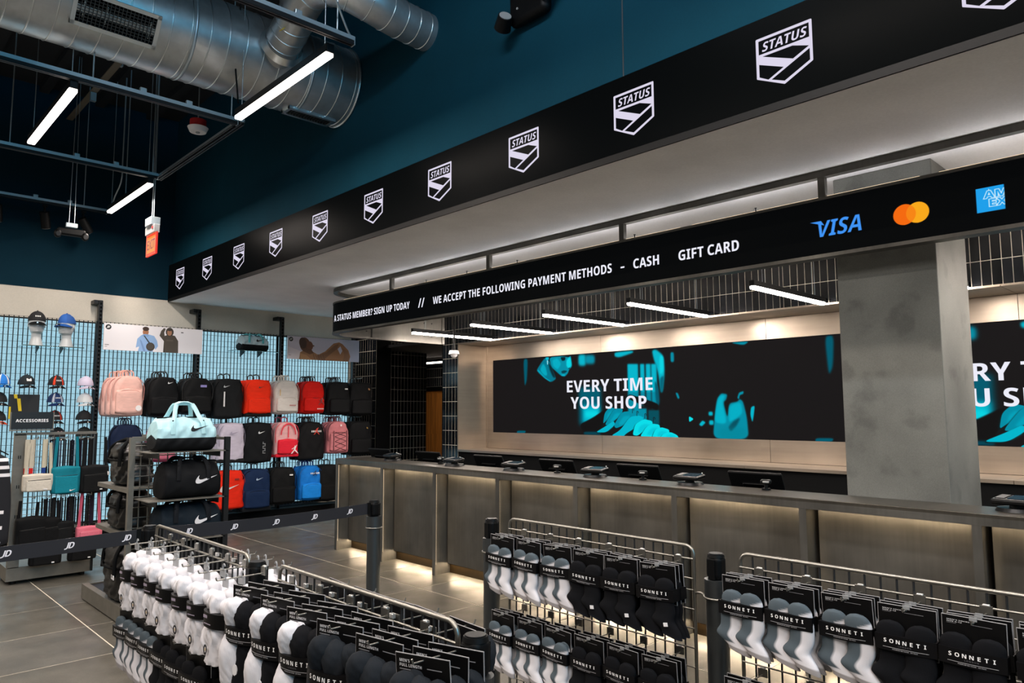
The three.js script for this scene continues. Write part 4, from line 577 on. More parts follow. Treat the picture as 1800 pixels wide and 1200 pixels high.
{
  const X = -9.86, T = PI / 2, rows = [2.07, 1.47, 0.83], Z = (r, i) => [[-2.8, -3.22, -3.64, -4.06, -4.48, -4.9, -5.32, -5.75, -6.14], [-2.8, -3.22, -3.64, -4.12, -4.5, -4.92, -5.31, -5.75, -6.14], [0, 0, 0, -4.13, -4.49, -4.88, -5.31, -5.62]][r][i];
  const put = (r, i, o, ghosts = 1, gl) => {
    const at = [X, rows[r], Z(r, i)], t = backpack({ at, turn: T, k: r * 10 + i, ...o });
    for (let n = 1; n <= ghosts; n++) { const q = dup(t, gl ?? `${o.label.split(' ').slice(0, 2).join(' ')} backpack hanging ${n > 1 ? 'second' : 'first'} behind the front one, ${['upper', 'middle', 'lower'][r]} row place ${['one', 'two', 'three', 'four', 'five', 'six', 'seven', 'eight', 'nine'][i]}`, [X - 0.115 * n, rows[r] - 0.004 * n, at[2] + 0.028 * n], T + rr(-0.06, 0.06)); q.remove(q.children.find((c) => c.name === 'peg_hook')); }
  };
  put(0, 0, { label: 'pale pink backpack with white round badge, upper row beside the upright', c: 0xf8c6ba, h: 0.52, w: 0.36, strapc: 0xe8b0a2, logo: ['patch', 0xf2eeee, 0.1, -0.46, 0.07, 0.045], zip: 0xd9978c, big: true, handles: 3 }, 2);
  put(0, 1, { label: 'black rounded backpack with small white mark, right of the pink one', c: 0x131416, h: 0.53, w: 0.38, logo: ['tick', 0xdddddd, 0.06, -0.14, 0.07], handles: 2 });
  put(0, 2, { label: 'black backpack with small lilac label above the pale duffel', c: 0x121314, h: 0.5, w: 0.4, logo: ['tag', 0x8d86c4, 0.06, -0.17, 0.08], handles: 3, zip: 0x1d1d1d });
  put(0, 3, { label: 'tall black backpack with vertical white lettering, upper row', c: 0x17191b, h: 0.56, w: 0.4, boxy: 0.8, pocket: false, logo: [['tick', 0xbfc2c4, -0.05, -0.17, 0.09], ['strip', 0xd8d8d8, -0.08, -0.34, 0.2]] });
  put(0, 4, { label: 'orange red backpack with black tick, upper row', c: 0xf03010, base: 0x161616, h: 0.52, w: 0.38, boxy: 0.8, strapc: 0x1a1a1a, logo: ['tick', 0x3a0d06, 0.02, -0.17, 0.08], zip: 0xb4210a });
  put(0, 5, { label: 'off white backpack with grey side, upper row', c: 0xd8d2cb, h: 0.5, w: 0.38, strapc: 0xd6cfc4, logo: [['strip', 0xc79c38, -0.12, -0.24, 0.09], ['word', 0xb86a6a, 0.06, -0.42, 0.1, 0.045]], zip: 0xa9a29a, handles: 3 }, 1, 'grey backpack mostly hidden behind the off white one, upper row');
  put(0, 6, { label: 'bright red backpack with black side pockets and dark figure mark', c: 0xd41a10, h: 0.5, w: 0.38, logo: [['figure', 0x7a0b08, 0.09, -0.36, 0.1, 0.045], ['word', 0xe9c9c4, 0.08, -0.47, 0.11, 0.046]], zip: 0x1b0f0e, handles: 3 });
  put(0, 7, { label: 'plain black backpack with small white mark, right of the red one', c: 0x101113, h: 0.52, w: 0.4, boxy: 0.6, logo: ['tag', 0xd8d8d8, 0.1, -0.17, 0.05], handles: 3 });
  put(0, 8, { label: 'black backpack with small tan mark at the end of the upper row', c: 0x0d0e10, h: 0.54, w: 0.42, boxy: 0.7, logo: ['arc', 0xb98a5c, 0.1, -0.18, 0.07] });
  put(1, 0, { label: 'navy backpack partly hidden below the pink one', c: 0x16233f, h: 0.5, w: 0.38, handles: 3, strapc: 0x16233f }, 0);
  put(1, 1, { label: 'magenta backpack partly hidden behind the pale duffel', c: 0xb03f62, c2: 0xc56a80, h: 0.5, w: 0.36, strapc: 0x70304a }, 0);
  put(1, 3, { label: 'pale lavender backpack with dark base, middle row', c: 0xcfc6d6, base: 0x19191b, h: 0.54, w: 0.36, boxy: 0.8, pocket: false, logo: ['tick', 0x9b93a6, 0.02, -0.2, 0.12], zip: 0x8f889a });
  put(1, 4, { label: 'large black backpack with white tick and block lettering, middle row', c: 0x0f1114, h: 0.58, w: 0.42, boxy: 0.7, pocket: false, logo: [['tick', 0xe6e6e6, 0.02, -0.2, 0.1], ['block', 0x77797c, 0.06, -0.42, 0.09]] });
  put(1, 5, { label: 'coral and pale pink backpack with leaping figure, middle row', c: 0xeab4b4, c2: 0xe8263a, h: 0.5, w: 0.36, strapc: 0xb02848, base: 0xe8263a, logo: [['figure', 0xf2dada, 0.08, -0.45, 0.11, 0.045], ['arch', 0xe03446, 0, -0.24, 0.11], ['strip', 0xe03446, 0, -0.2, 0.16]], zip: 0xe03446 }, 1, 'violet backpack hanging behind the coral one, middle row');
  put(1, 6, { label: 'wide black backpack with red figure and white letters, middle row', c: 0x0f0f11, h: 0.58, w: 0.44, pocket: false, logo: [['word', 0xe4e4e4, 0.05, -0.2, 0.17], ['figure', 0xc2301c, 0.05, -0.2, 0.09]], handles: 4 });
  put(1, 7, { label: 'dusty rose backpack with black bungee lacing, middle row', c: 0xd07f84, h: 0.5, w: 0.36, strapc: 0x5a2430, lace: 0x471d26, logo: ['patch', 0xf0dede, 0.02, -0.12, 0.03], big: true, handles: 4 });
  put(1, 8, { label: 'black backpack with small gold mark at the end of the middle row', c: 0x0c0d0f, h: 0.54, w: 0.42, boxy: 0.6, logo: ['arc', 0xc79b52, 0.08, -0.18, 0.06] });
  put(2, 3, { label: 'orange red backpack with wide grey tick, lower row', c: 0xee2c12, h: 0.54, w: 0.38, boxy: 0.6, pocket: false, logo: [['tick', 0xcfcac6, -0.04, -0.3, 0.26], ['tag', 0x7d1408, 0.06, -0.18, 0.06]], zip: 0xa81d0a });
  put(2, 4, { label: 'navy blue backpack with pale tick, lower row', c: 0x12284a, base: 0x0f1318, h: 0.58, w: 0.42, boxy: 0.6, logo: ['tick', 0x9fb2c8, 0.02, -0.2, 0.1], strapc: 0x0d1830 });
  put(2, 5, { label: 'black backpack with tiny white mark, lower row', c: 0x0e0f10, h: 0.54, w: 0.4, boxy: 0.6, logo: ['tag', 0xd8d8d8, 0.1, -0.17, 0.05], handles: 2 });
  put(2, 6, { label: 'sky blue backpack with white letters, lower row', c: 0x1378d2, c2: 0x1687e4, h: 0.52, w: 0.36, logo: [['word', 0xe8eef4, 0.04, -0.17, 0.15], ['figure', 0x0a2e55, 0.04, -0.17, 0.07]], zip: 0x0e4d8c, strapc: 0x123a8a, handles: 3 });
  put(2, 7, { label: 'black backpack beside the end of the cash counter, lower row', c: 0x0b0c0d, h: 0.56, w: 0.4, boxy: 0.6 });
}
// ---------- caps, head forms, shelves on the wall ----------
function cap(o) { // origin at the back of the band centre, front towards +z
  const { label, at, turn, crown, front = crown, brim, pipe, mark, group = 'caps on wall pegs', sc = 1 } = o, t = thing('cap', label, 'cap', at, turn, group); t.scale.setScalar(sc);
  const C = (h) => { const q = new THREE.Color(h); return [q.r, q.g, q.b]; }, cr = C(crown), fr = C(front), pp = pipe ? C(pipe) : null;
  const g = loft((s) => { const a = s * PI / 2; return { c: [0, 0.115 * Math.sin(a), 0.012 * Math.sin(a)], a: 0.085 * Math.cos(a) + 0.001, b: 0.1 * Math.cos(a) + 0.001, e: 2 }; }, 12, 48, (s, x, z) => { const q = Math.atan2(x, z); return pp && Math.abs(Math.abs(q) - 0.62) < 0.16 ? pp : Math.abs(q) < 0.62 ? fr : cr; });
  part('crown', g, std(0xffffff, 0.8, 0, { vertexColors: true }), t);
  const b = [[], []]; for (let i = 0; i <= 14; i++) { const q = lerp(-1.25, 1.25, i / 14); b[0].push([0.086 * Math.sin(q), 0.1 * Math.cos(q)]); b[1].push([0.09 * Math.sin(q), 0.1 * Math.cos(q) + 0.075 * Math.cos(q * 1.05) ** 0.7]); }
  const s = new THREE.Shape([...b[0], ...b[1].reverse()].map(([x, y]) => new THREE.Vector2(x, y)));
  const bg = new THREE.ExtrudeGeometry(s, { depth: 0.005, bevelEnabled: true, bevelSize: 0.002, bevelThickness: 0.002, bevelSegments: 1 }).rotateX(PI / 2); const p = bg.attributes.position; for (let i = 0; i < p.count; i++) p.setY(i, p.getY(i) - 5.5 * p.getX(i) ** 2 - 0.3 * Math.max(0, p.getZ(i) - 0.07)); bg.computeVertexNormals();
  part('brim', bg, fabric(brim ?? crown), t);
  part('button', new THREE.SphereGeometry(0.007, 8, 6).translate(0, 0.117, 0.012), fabric(crown), t);
  if (mark) part('badge', [mark[0] === 'patch' ? RB(0.05, 0.036, 0.006, 0.006).rotateX(-0.5).translate(0, 0.052, 0.093) : mergeGeometries([0, 1, 2, 3].map((i) => clean(B(0.009, 0.016, 0.006, -0.021 + i * 0.014, 0, 0)))).rotateX(-0.5).translate(0, 0.05, 0.094)], solid(mark[1]), t);
  part('swing_tag', [B(0.05, 0.022, 0.003, 0.0, -0.028, 0.172)], M.black, t); part('sticker', [new THREE.CylinderGeometry(0.008, 0.008, 0.002, 10).rotateX(PI / 2).translate(-0.008, -0.028, 0.175)], M.silver, t);
  return t;
}
{
  const X = -10.02, T = PI / 2 + 0.1;
  const C = (z, y, o) => { const t = cap({ at: [X, y, z], turn: T, ...o }); const k = numbered('cap_peg'); part('peg', [bar([0, 0.03, -0.13], [0, 0.03, 0.06], 0.004, 6)], M.wire, t); return t; };
  C(-1.52, 1.885, { label: 'bright blue cap cut by the left picture edge', crown: 0x1a6fc0, front: 0x1c78d0, pipe: 0xe8e4dc });
  C(-1.76, 1.885, { label: 'dark teal black cap with white patch', crown: 0x0f1b20, mark: ['patch', 0xe6e2de] });
  C(-2.06, 1.885, { label: 'black cap with orange side panels, top row of caps', crown: 0x121316, front: 0x141518, pipe: 0xe23c14, brim: 0x15161a, mark: ['bars', 0xb8b8bc] });
  C(-2.37, 1.885, { label: 'pale lilac cap beside the slotted upright', crown: 0xcdc3d8 });
  C(-1.5, 1.68, { label: 'dark cap at the left picture edge, second row', crown: 0x14181c });
  C(-2.06, 1.68, { label: 'navy cap with pale piping, second row', crown: 0x122c5c, front: 0x163468, pipe: 0xbfc6d2, mark: ['bars', 0xcfd2d6] });
  C(-2.37, 1.68, { label: 'white cap beside the slotted upright', crown: 0xcfd3d6, front: 0xd9dcde });
  C(-1.5, 1.47, { label: 'dark cap with orange brim at the left picture edge, third row', crown: 0x14181c, brim: 0xd8481c });
  C(-2.06, 1.47, { label: 'black cap with red side panels behind the accessories sign', crown: 0x131315, pipe: 0xcc3a26, mark: ['bars', 0xbabec0] });
  C(-2.37, 1.47, { label: 'plain black cap beside the upright, third row', crown: 0x121518 });
  C(-2.1, 1.27, { label: 'black cap with pinkish mark above the accessory rack', crown: 0x0f1316, mark: ['patch', 0xb98c90] });
  C(-2.38, 1.27, { label: 'dark green black cap above the accessory rack', crown: 0x131c1a });
  const bx = thing('boxed_cap', 'flat black square pack with yellow stripes hanging among the caps', 'pack', [-10.03, 1.63, -1.75], PI / 2 + 0.06);
  const yt = canvasTex(256, 256, (c, w, h) => { c.fillStyle = '#10161b'; c.fillRect(0, 0, w, h); fillPoly(c, [[34, 0], [62, 0], [68, 44], [40, 44]], '#e5c818'); fillPoly(c, [[62, 44], [92, 44], [108, 176], [80, 176]], '#e5c818'); fillPoly(c, [[0, 130], [16, 130], [20, 256], [0, 256]], '#e5c818'); });
  const dk = solid(0x10161b); part('pack', new THREE.BoxGeometry(0.3, 0.28, 0.05), [dk, dk, dk, dk, std(0xffffff, 0.6, 0, { map: yt }), dk], bx);
  // glass shelf with two head forms
  const glass = new THREE.MeshPhysicalMaterial({ color: 0x9fd0cc, roughness: 0.05, transmission: 0.85, thickness: 0.01, ior: 1.5, attenuationColor: 0x2f7f86, attenuationDistance: 0.05 });
  const shelf = (label, z, len, y) => { const t = thing('glass_shelf', label, 'shelf', [GX + 0.02, y, z], 0, 'glass shelves'); part('pane', [RB(0.3, 0.01, len, 0.003, 0.15, 0, 0)], glass, t); for (const s of [-1, 1]) part('bracket', [poly([[0, -0.005], [0.17, -0.005], [0.06, -0.05], [0, -0.07]], 0.008).translate(0, 0, s * len * 0.2), bar([0, -0.03, s * len * 0.2], [0, 0.12, s * len * 0.2], 0.006)], M.black, t); };
  shelf('glass shelf below the two head forms wearing caps', -1.98, 0.62, 2.33); shelf('glass shelf carrying the small pale duffel bag', -4.46, 0.64, 2.41);
  const head = (label, z, turn) => {
    const t = thing('head_form', label, 'mannequin head', [GX + 0.17, 2.335, z], turn, 'head forms');
    const pr = [[0, 0.075, 0.085, 0], [0.04, 0.066, 0.075, 0], [0.1, 0.05, 0.055, 0.0], [0.145, 0.05, 0.058, 0.004], [0.165, 0.062, 0.078, 0.02], [0.2, 0.074, 0.092, 0.016], [0.24, 0.08, 0.098, 0.01], [0.29, 0.083, 0.101, 0.004], [0.34, 0.078, 0.096, 0], [0.385, 0.055, 0.07, -0.004], [0.405, 0.02, 0.03, -0.004], [0.41, 0.001, 0.001, -0.004]];
    const g = loft((s) => { const u = s * (pr.length - 1), i = Math.min(pr.length - 2, Math.floor(u)), f = u - i, q = pr[i].map((v, k) => lerp(v, pr[i + 1][k], f)); return { c: [0, q[0], q[3]], a: q[1], b: q[2], e: 2.1 }; }, 44, 40);
    const p = g.attributes.position; for (let i = 0; i < p.count; i++) { const x = p.getX(i), y = p.getY(i), z = p.getZ(i); if (z < 0.02) continue; let dz = 0; const N = (cx, cy, sx, sy) => Math.exp(-(((x - cx) / sx) ** 2) - (((y - cy) / sy) ** 2)); dz += 0.026 * N(0, 0.232, 0.012, 0.014) + 0.012 * N(0, 0.255, 0.009, 0.022); for (const s of [-1, 1]) dz -= 0.013 * N(s * 0.03, 0.262, 0.018, 0.012); dz += 0.008 * N(0, 0.2, 0.022, 0.006) + 0.006 * N(0, 0.189, 0.018, 0.005) - 0.004 * N(0, 0.195, 0.02, 0.003) + 0.01 * N(0, 0.165, 0.018, 0.012); p.setZ(i, z + dz); } g.computeVertexNormals();
    part('head', g, std(0xb9bcbd, 0.35), t); for (const s of [-1, 1]) part('ear', [new THREE.SphereGeometry(0.02, 10, 8).scale(0.35, 1.3, 0.8).translate(s * 0.083, 0.245, -0.005)], std(0xb9bcbd, 0.35), t);
    part('stem', [CY(0.008, 0.02, 0, -0.002, 0, 8)], M.black, t);
  };
  head('grey head form wearing a black cap on the glass shelf', -1.82, PI / 2 - 0.1); head('grey head form wearing a blue cap on the glass shelf', -2.13, PI / 2 - 0.75);
  cap({ label: 'black cap with white lettering on the left head form', at: [GX + 0.17, 2.625, -1.82], turn: PI / 2 - 0.1, crown: 0x15171a, mark: ['bars', 0xd6d6d2], group: 'caps on head forms', sc: 1.06 });
  cap({ label: 'blue cap tilted on the right head form', at: [GX + 0.17, 2.62, -2.13], turn: PI / 2 - 0.75, crown: 0x1d4f96, front: 0x2159a8, group: 'caps on head forms', sc: 1.06 });
}
// ---------- duffel bags ----------
function duffel(o) { // local: base centre at origin, long axis x, front +z
  const { label, at, turn, w = 0.46, h = 0.26, d = 0.24, c, lower, tick, strap, k = 1, strapUp = true, tickPos = [0.06, 0.13], tickW = 0.13, text } = o, t = thing('duffel_bag', label, 'bag', at, turn, 'duffel bags');
  const g = loft((s) => { const e = s < 0.06 ? lerp(0.8, 1, s / 0.06) : s > 0.94 ? lerp(1, 0.8, (s - 0.94) / 0.06) : 1, cp = s === 0 || s === 1 ? 0.02 : 1; return { c: [0, w * (s - 0.5), 0], a: h / 2 * e * cp, b: d / 2 * e * cp, e: 2.9 }; }, lower ? 110 : 26, lower ? 120 : 44).rotateZ(-PI / 2).translate(0, h / 2, 0);
  const p = g.attributes.position, n = p.count; for (let i = 0; i < n; i++) { const x = p.getX(i), y = p.getY(i), z = p.getZ(i), top = y / h; p.setXYZ(i, x * (1 - 0.1 * top), y + (top > 0.7 ? 0.012 * wob(x * 3, z * 3, k) - 0.02 * (Math.abs(x) / w) : 0), z * (1 - 0.25 * sm(0.55, 1, top)) + 0.007 * wob(x * 4, y * 5, k)); } g.computeVertexNormals();
  const up = [], lo = [], ix = g.index.array; for (let i = 0; i < ix.length; i += 3) { const y = (p.getY(ix[i]) + p.getY(ix[i + 1]) + p.getY(ix[i + 2])) / 3, x = (p.getX(ix[i]) + p.getX(ix[i + 1]) + p.getX(ix[i + 2])) / 3; (lower && y < h * 0.4 ? lo : up).push(ix[i], ix[i + 1], ix[i + 2]); }
  const a = g.clone(); a.setIndex(up); part('body', a, fabric(c), t); if (lower) { const b = g.clone(); b.setIndex(lo); part('lower_panel', b, fabric(lower), t); }
  part('zip', [tube([[-w * 0.42, h * 0.985, 0.02], [-w * 0.2, h, 0.018], [0, h * 1.0, 0.02], [w * 0.2, h, 0.018], [w * 0.42, h * 0.985, 0.02]], 0.005, 20, 5)], M.blackMatte, t);
  const st = fabric(strap ?? c), hh = strapUp ? h * 1.42 : h * 1.08, ribbonStrap = (z0) => { const q = [[-w * 0.24, h * 0.5, z0 * d * 0.5], [-w * 0.23, h * 0.82, z0 * d * 0.46], [-w * 0.19, h * 1.05, z0 * d * 0.3], [-w * 0.1, hh, z0 * 0.02], [w * 0.1, hh, z0 * 0.02], [w * 0.19, h * 1.05, z0 * d * 0.3], [w * 0.23, h * 0.82, z0 * d * 0.46], [w * 0.24, h * 0.5, z0 * d * 0.5]]; const r = tube(q, 0.017, 48, 8), rp = r.attributes.position, cv = new THREE.CatmullRomCurve3(q.map((v) => new V3(...v))); for (let i = 0; i <= 48; i++) { const cpt = cv.getPointAt(i / 48), tg = cv.getTangentAt(i / 48), nn = new V3(0, 0, 1).addScaledVector(tg, -tg.z).normalize(); if (Math.abs(tg.x) > 0.7) nn.set(0, 0, 1); const flat = Math.abs(tg.x) > 0.7 ? new V3(0, 1, 0) : new V3(0, 0, 1); for (let j = 0; j < 9; j++) { const m = i * 9 + j, v = new V3(rp.getX(m), rp.getY(m), rp.getZ(m)).sub(cpt), f = v.dot(flat); v.addScaledVector(flat, -0.72 * f); rp.setXYZ(m, cpt.x + v.x, cpt.y + v.y, cpt.z + v.z); } } r.computeVertexNormals(); return r; };
  part('strap', [ribbonStrap(1.04)], st, t); part('strap', [ribbonStrap(-1.04)], st, t);
  if (strapUp) part('handle_wrap', [RB(0.09, 0.03, 0.03, 0.012, 0, hh, 0)], st, t);
  for (const s of [-1, 1]) part('buckle', [RB(0.012, 0.03, 0.008, 0.003, s * w * 0.24, h * 0.86, d * 0.46)], M.black, t);
  if (tick) part('logo', [swooshGeo(tickW).translate(tickPos[0], tickPos[1], d / 2 + 0.002)], solid(tick), t);
  if (text) { const q = []; for (let i = 0; i < 4; i++) q.push(B(0.016, 0.026, 0.005, (i - 1.5) * 0.026, 0, 0)); part('logo', [mergeGeometries(q.map(clean)).translate(text[0], text[1], d / 2 + 0.006)], solid(0xd9d9d9), t); }
  return t;
}
duffel({ label: 'small white and aqua duffel bag with dark base on the wall shelf', at: [GX + 0.17, 2.415, -4.44], turn: PI / 2 + 0.1, w: 0.44, h: 0.22, d: 0.2, c: 0xc4dbe2, lower: 0x17191b, strap: 0x69c3cc, tick: 0x17191b, strapUp: false, tickPos: [0.06, 0.15], tickW: 0.12 });
// ---------- duffel gondola ----------
{
  const t = thing('bag_gondola', 'grey steel floor gondola with wire end panel carrying black duffel bags', 'gondola', [-5.89, 0, -1.713]);
  const g = (x0, x1, y0, y1, z0, z1) => muv(BB(x0, x1, y0, y1, z0, z1));
  part('base_skirt', [g(-1.14, 0, 0.012, 0.12, -0.012, 0), g(-0.012, 0, 0.012, 0.12, -0.68, -0.012), g(-1.14, -1.128, 0.012, 0.12, -0.68, -0.012), g(-1.128, -0.012, 0.012, 0.12, -0.68, -0.668)], M.fixture, t);
  part('base_deck', [g(-1.128, -0.012, 0.1, 0.112, -0.668, -0.012)], M.rail, t); part('deck_rim', [g(-1.14, 0, 0.12, 0.126, -0.05, 0), g(-0.05, 0, 0.12, 0.126, -0.68, -0.05)], M.fixture, t);
  for (const [x, z, m, top] of [[-0.03, -0.02, M.fixture, 1.37], [0.3, -0.6, M.rail, 1.37], [-0.8, -0.34, M.fixture, 1.3]]) part('post', [g(x - 0.02, x + 0.02, 0.12, top, z - 0.018, z + 0.018)], m, t);
  part('top_rail', [g(-0.045, -0.015, 1.34, 1.375, -0.66, -0.02), g(-0.03, 0.3, 1.345, 1.365, -0.612, -0.592), g(-0.8, -0.03, 1.35, 1.37, -0.35, -0.32)], M.fixture, t);
  for (let i = 1; i < 10; i++) part('vertical_wire', [bar([-0.03, 0.3, -0.02 - i * 0.064], [-0.03, 1.34, -0.02 - i * 0.064], 0.005, 6)], M.wire, t);
  for (let i = 0; i < 14; i++) part('horizontal_wire', [bar([-0.026, 0.32 + i * 0.076, -0.03], [-0.026, 0.32 + i * 0.076, -0.65], 0.0042, 6)], M.wire, t);
  for (const y of [0.64, 0.975]) part('shelf', [g(-0.86, -0.05, y, y + 0.012, -0.32, -0.012), g(-0.86, -0.05, y - 0.02, y, -0.022, -0.012)], M.fixture, t);
  [1.262, 0.915, 0.62].forEach((y) => { const q = [g(-0.01, 0.32, y, y + 0.006, -0.6, -0.04)]; part('duffel_shelf', q, M.fixture, t); for (const z of [-0.1, -0.55]) part('shelf_bracket', [g(-0.02, 0.3, y - 0.04, y, z, z + 0.006)], M.rail, t); });
  for (const [x, z] of [[-1.08, -0.06], [-0.06, -0.06], [-1.08, -0.62], [-0.06, -0.62]]) part('foot', [CY(0.02, 0.014, x, 0.007, z, 10)], M.black, t);
  const X = -5.89 + 0.17, Z = -2.04, T = PI / 2;
  duffel({ label: 'pale aqua duffel bag with black base on top of the gondola', at: [X, 1.27, Z + 0.02], turn: T, c: 0xb6e1ea, lower: 0x15171a, strap: 0xb8e6ee, tick: 0x15171a, w: 0.46, h: 0.25, d: 0.26, k: 3, tickPos: [0.08, 0.165] });
  duffel({ label: 'black duffel bag with white tick on the middle gondola shelf', at: [X, 0.923, Z - 0.03], turn: T, c: 0x0e1013, strap: 0x101216, tick: 0xd6d6da, w: 0.46, h: 0.27, d: 0.27, k: 5, tickPos: [0.09, 0.13], tickW: 0.16, strapUp: false });
  duffel({ label: 'dark navy duffel bag with white tick on the low gondola shelf', at: [X, 0.628, Z - 0.03], turn: T, c: 0x0d1a24, strap: 0x0c1118, tick: 0xd6d6da, w: 0.5, h: 0.25, d: 0.27, k: 8, tickPos: [0.1, 0.13], tickW: 0.17, strapUp: false });
  duffel({ label: 'black duffel bag at the bottom of the gondola behind the tape', at: [X, 0.33, Z - 0.1], turn: T, c: 0x0c0e10, strap: 0x0c0e10, w: 0.5, h: 0.28, d: 0.28, k: 11, strapUp: false });
  // soft glossy bags on the end shelves
  const glossy = [std(0x090a0b, 0.36, 0, { bumpMap: TX.wrinkle, bumpScale: 0.03 }), std(0x0a0b0c, 0.42, 0, { bumpMap: TX.wrinkle, bumpScale: 0.03 })];
  const soft = (label, x, y, z, w, h, d, k, m, mark) => { const s = thing('travel_bag', label, 'bag', [x, y, z], -0.06, 'soft black bags on the gondola end'), q = loft((u) => { const e = u < 0.12 ? 0.55 + 0.45 * RND(1 - u / 0.12) : u > 0.8 ? lerp(1, 0.6, (u - 0.8) / 0.2) : 1, cp = u === 0 || u === 1 ? 0.03 : 1; return { c: [0.02 * Math.sin(u * 5 + k), h * u, 0], a: w / 2 * e * cp, b: d / 2 * e * cp, e: 2.7 }; }, 24, 40), p = q.attributes.position; for (let i = 0; i < p.count; i++) { const a = p.getX(i), b = p.getY(i), c = p.getZ(i), f = 0.016 * wob(a * 4, b * 4, k) + 0.008 * wob(a * 11, b * 9, k + 1); p.setXYZ(i, a + f * 0.6, b, c + Math.sign(c) * f); } q.computeVertexNormals(); part('body', q, glossy[m], s); part('strap', [tube([[-w * 0.34, h * 0.5, d * 0.5], [-w * 0.3, h * 0.85, d * 0.45], [-w * 0.1, h * 1.02, d * 0.2], [w * 0.2, h * 1.02, d * 0.2], [w * 0.34, h * 0.8, d * 0.45], [w * 0.38, h * 0.45, d * 0.5]], 0.014, 30, 6)], M.blackMatte, s); part('compression_strap', [tube([[-w * 0.5, h * 0.62, 0], [-w * 0.3, h * 0.6, d * 0.5], [w * 0.3, h * 0.58, d * 0.5], [w * 0.5, h * 0.6, 0]], 0.008, 20, 6)], M.blackMatte, s); part('logo', mark, M.white, s); };
  soft('glossy black travel bag with white mark on the upper end shelf', -6.35, 0.99, -1.86, 0.5, 0.34, 0.26, 1, 0, [new THREE.CylinderGeometry(0.028, 0.028, 0.005, 14, 1, false, -PI / 2, PI).rotateX(PI / 2).translate(-0.1, 0.1, 0.142)]);
  soft('glossy black travel bag on the lower end shelf', -6.34, 0.655, -1.86, 0.5, 0.3, 0.26, 4, 1, [B(0.025, 0.012, 0.004, -0.12, 0.08, 0.14).rotateZ(0.0)]);
  soft('large black kit bag with small white lettering on the gondola base', -6.3, 0.128, -1.86, 0.56, 0.44, 0.3, 7, 1, [B(0.012, 0.03, 0.004, 0.18, 0.2, 0.158), B(0.012, 0.03, 0.004, 0.2, 0.2, 0.158), B(0.02, 0.006, 0.004, 0.19, 0.205, 0.158).rotateZ(0), B(0.01, 0.03, 0.004, 0.225, 0.2, 0.158), B(0.01, 0.03, 0.004, 0.245, 0.2, 0.158)]);
}
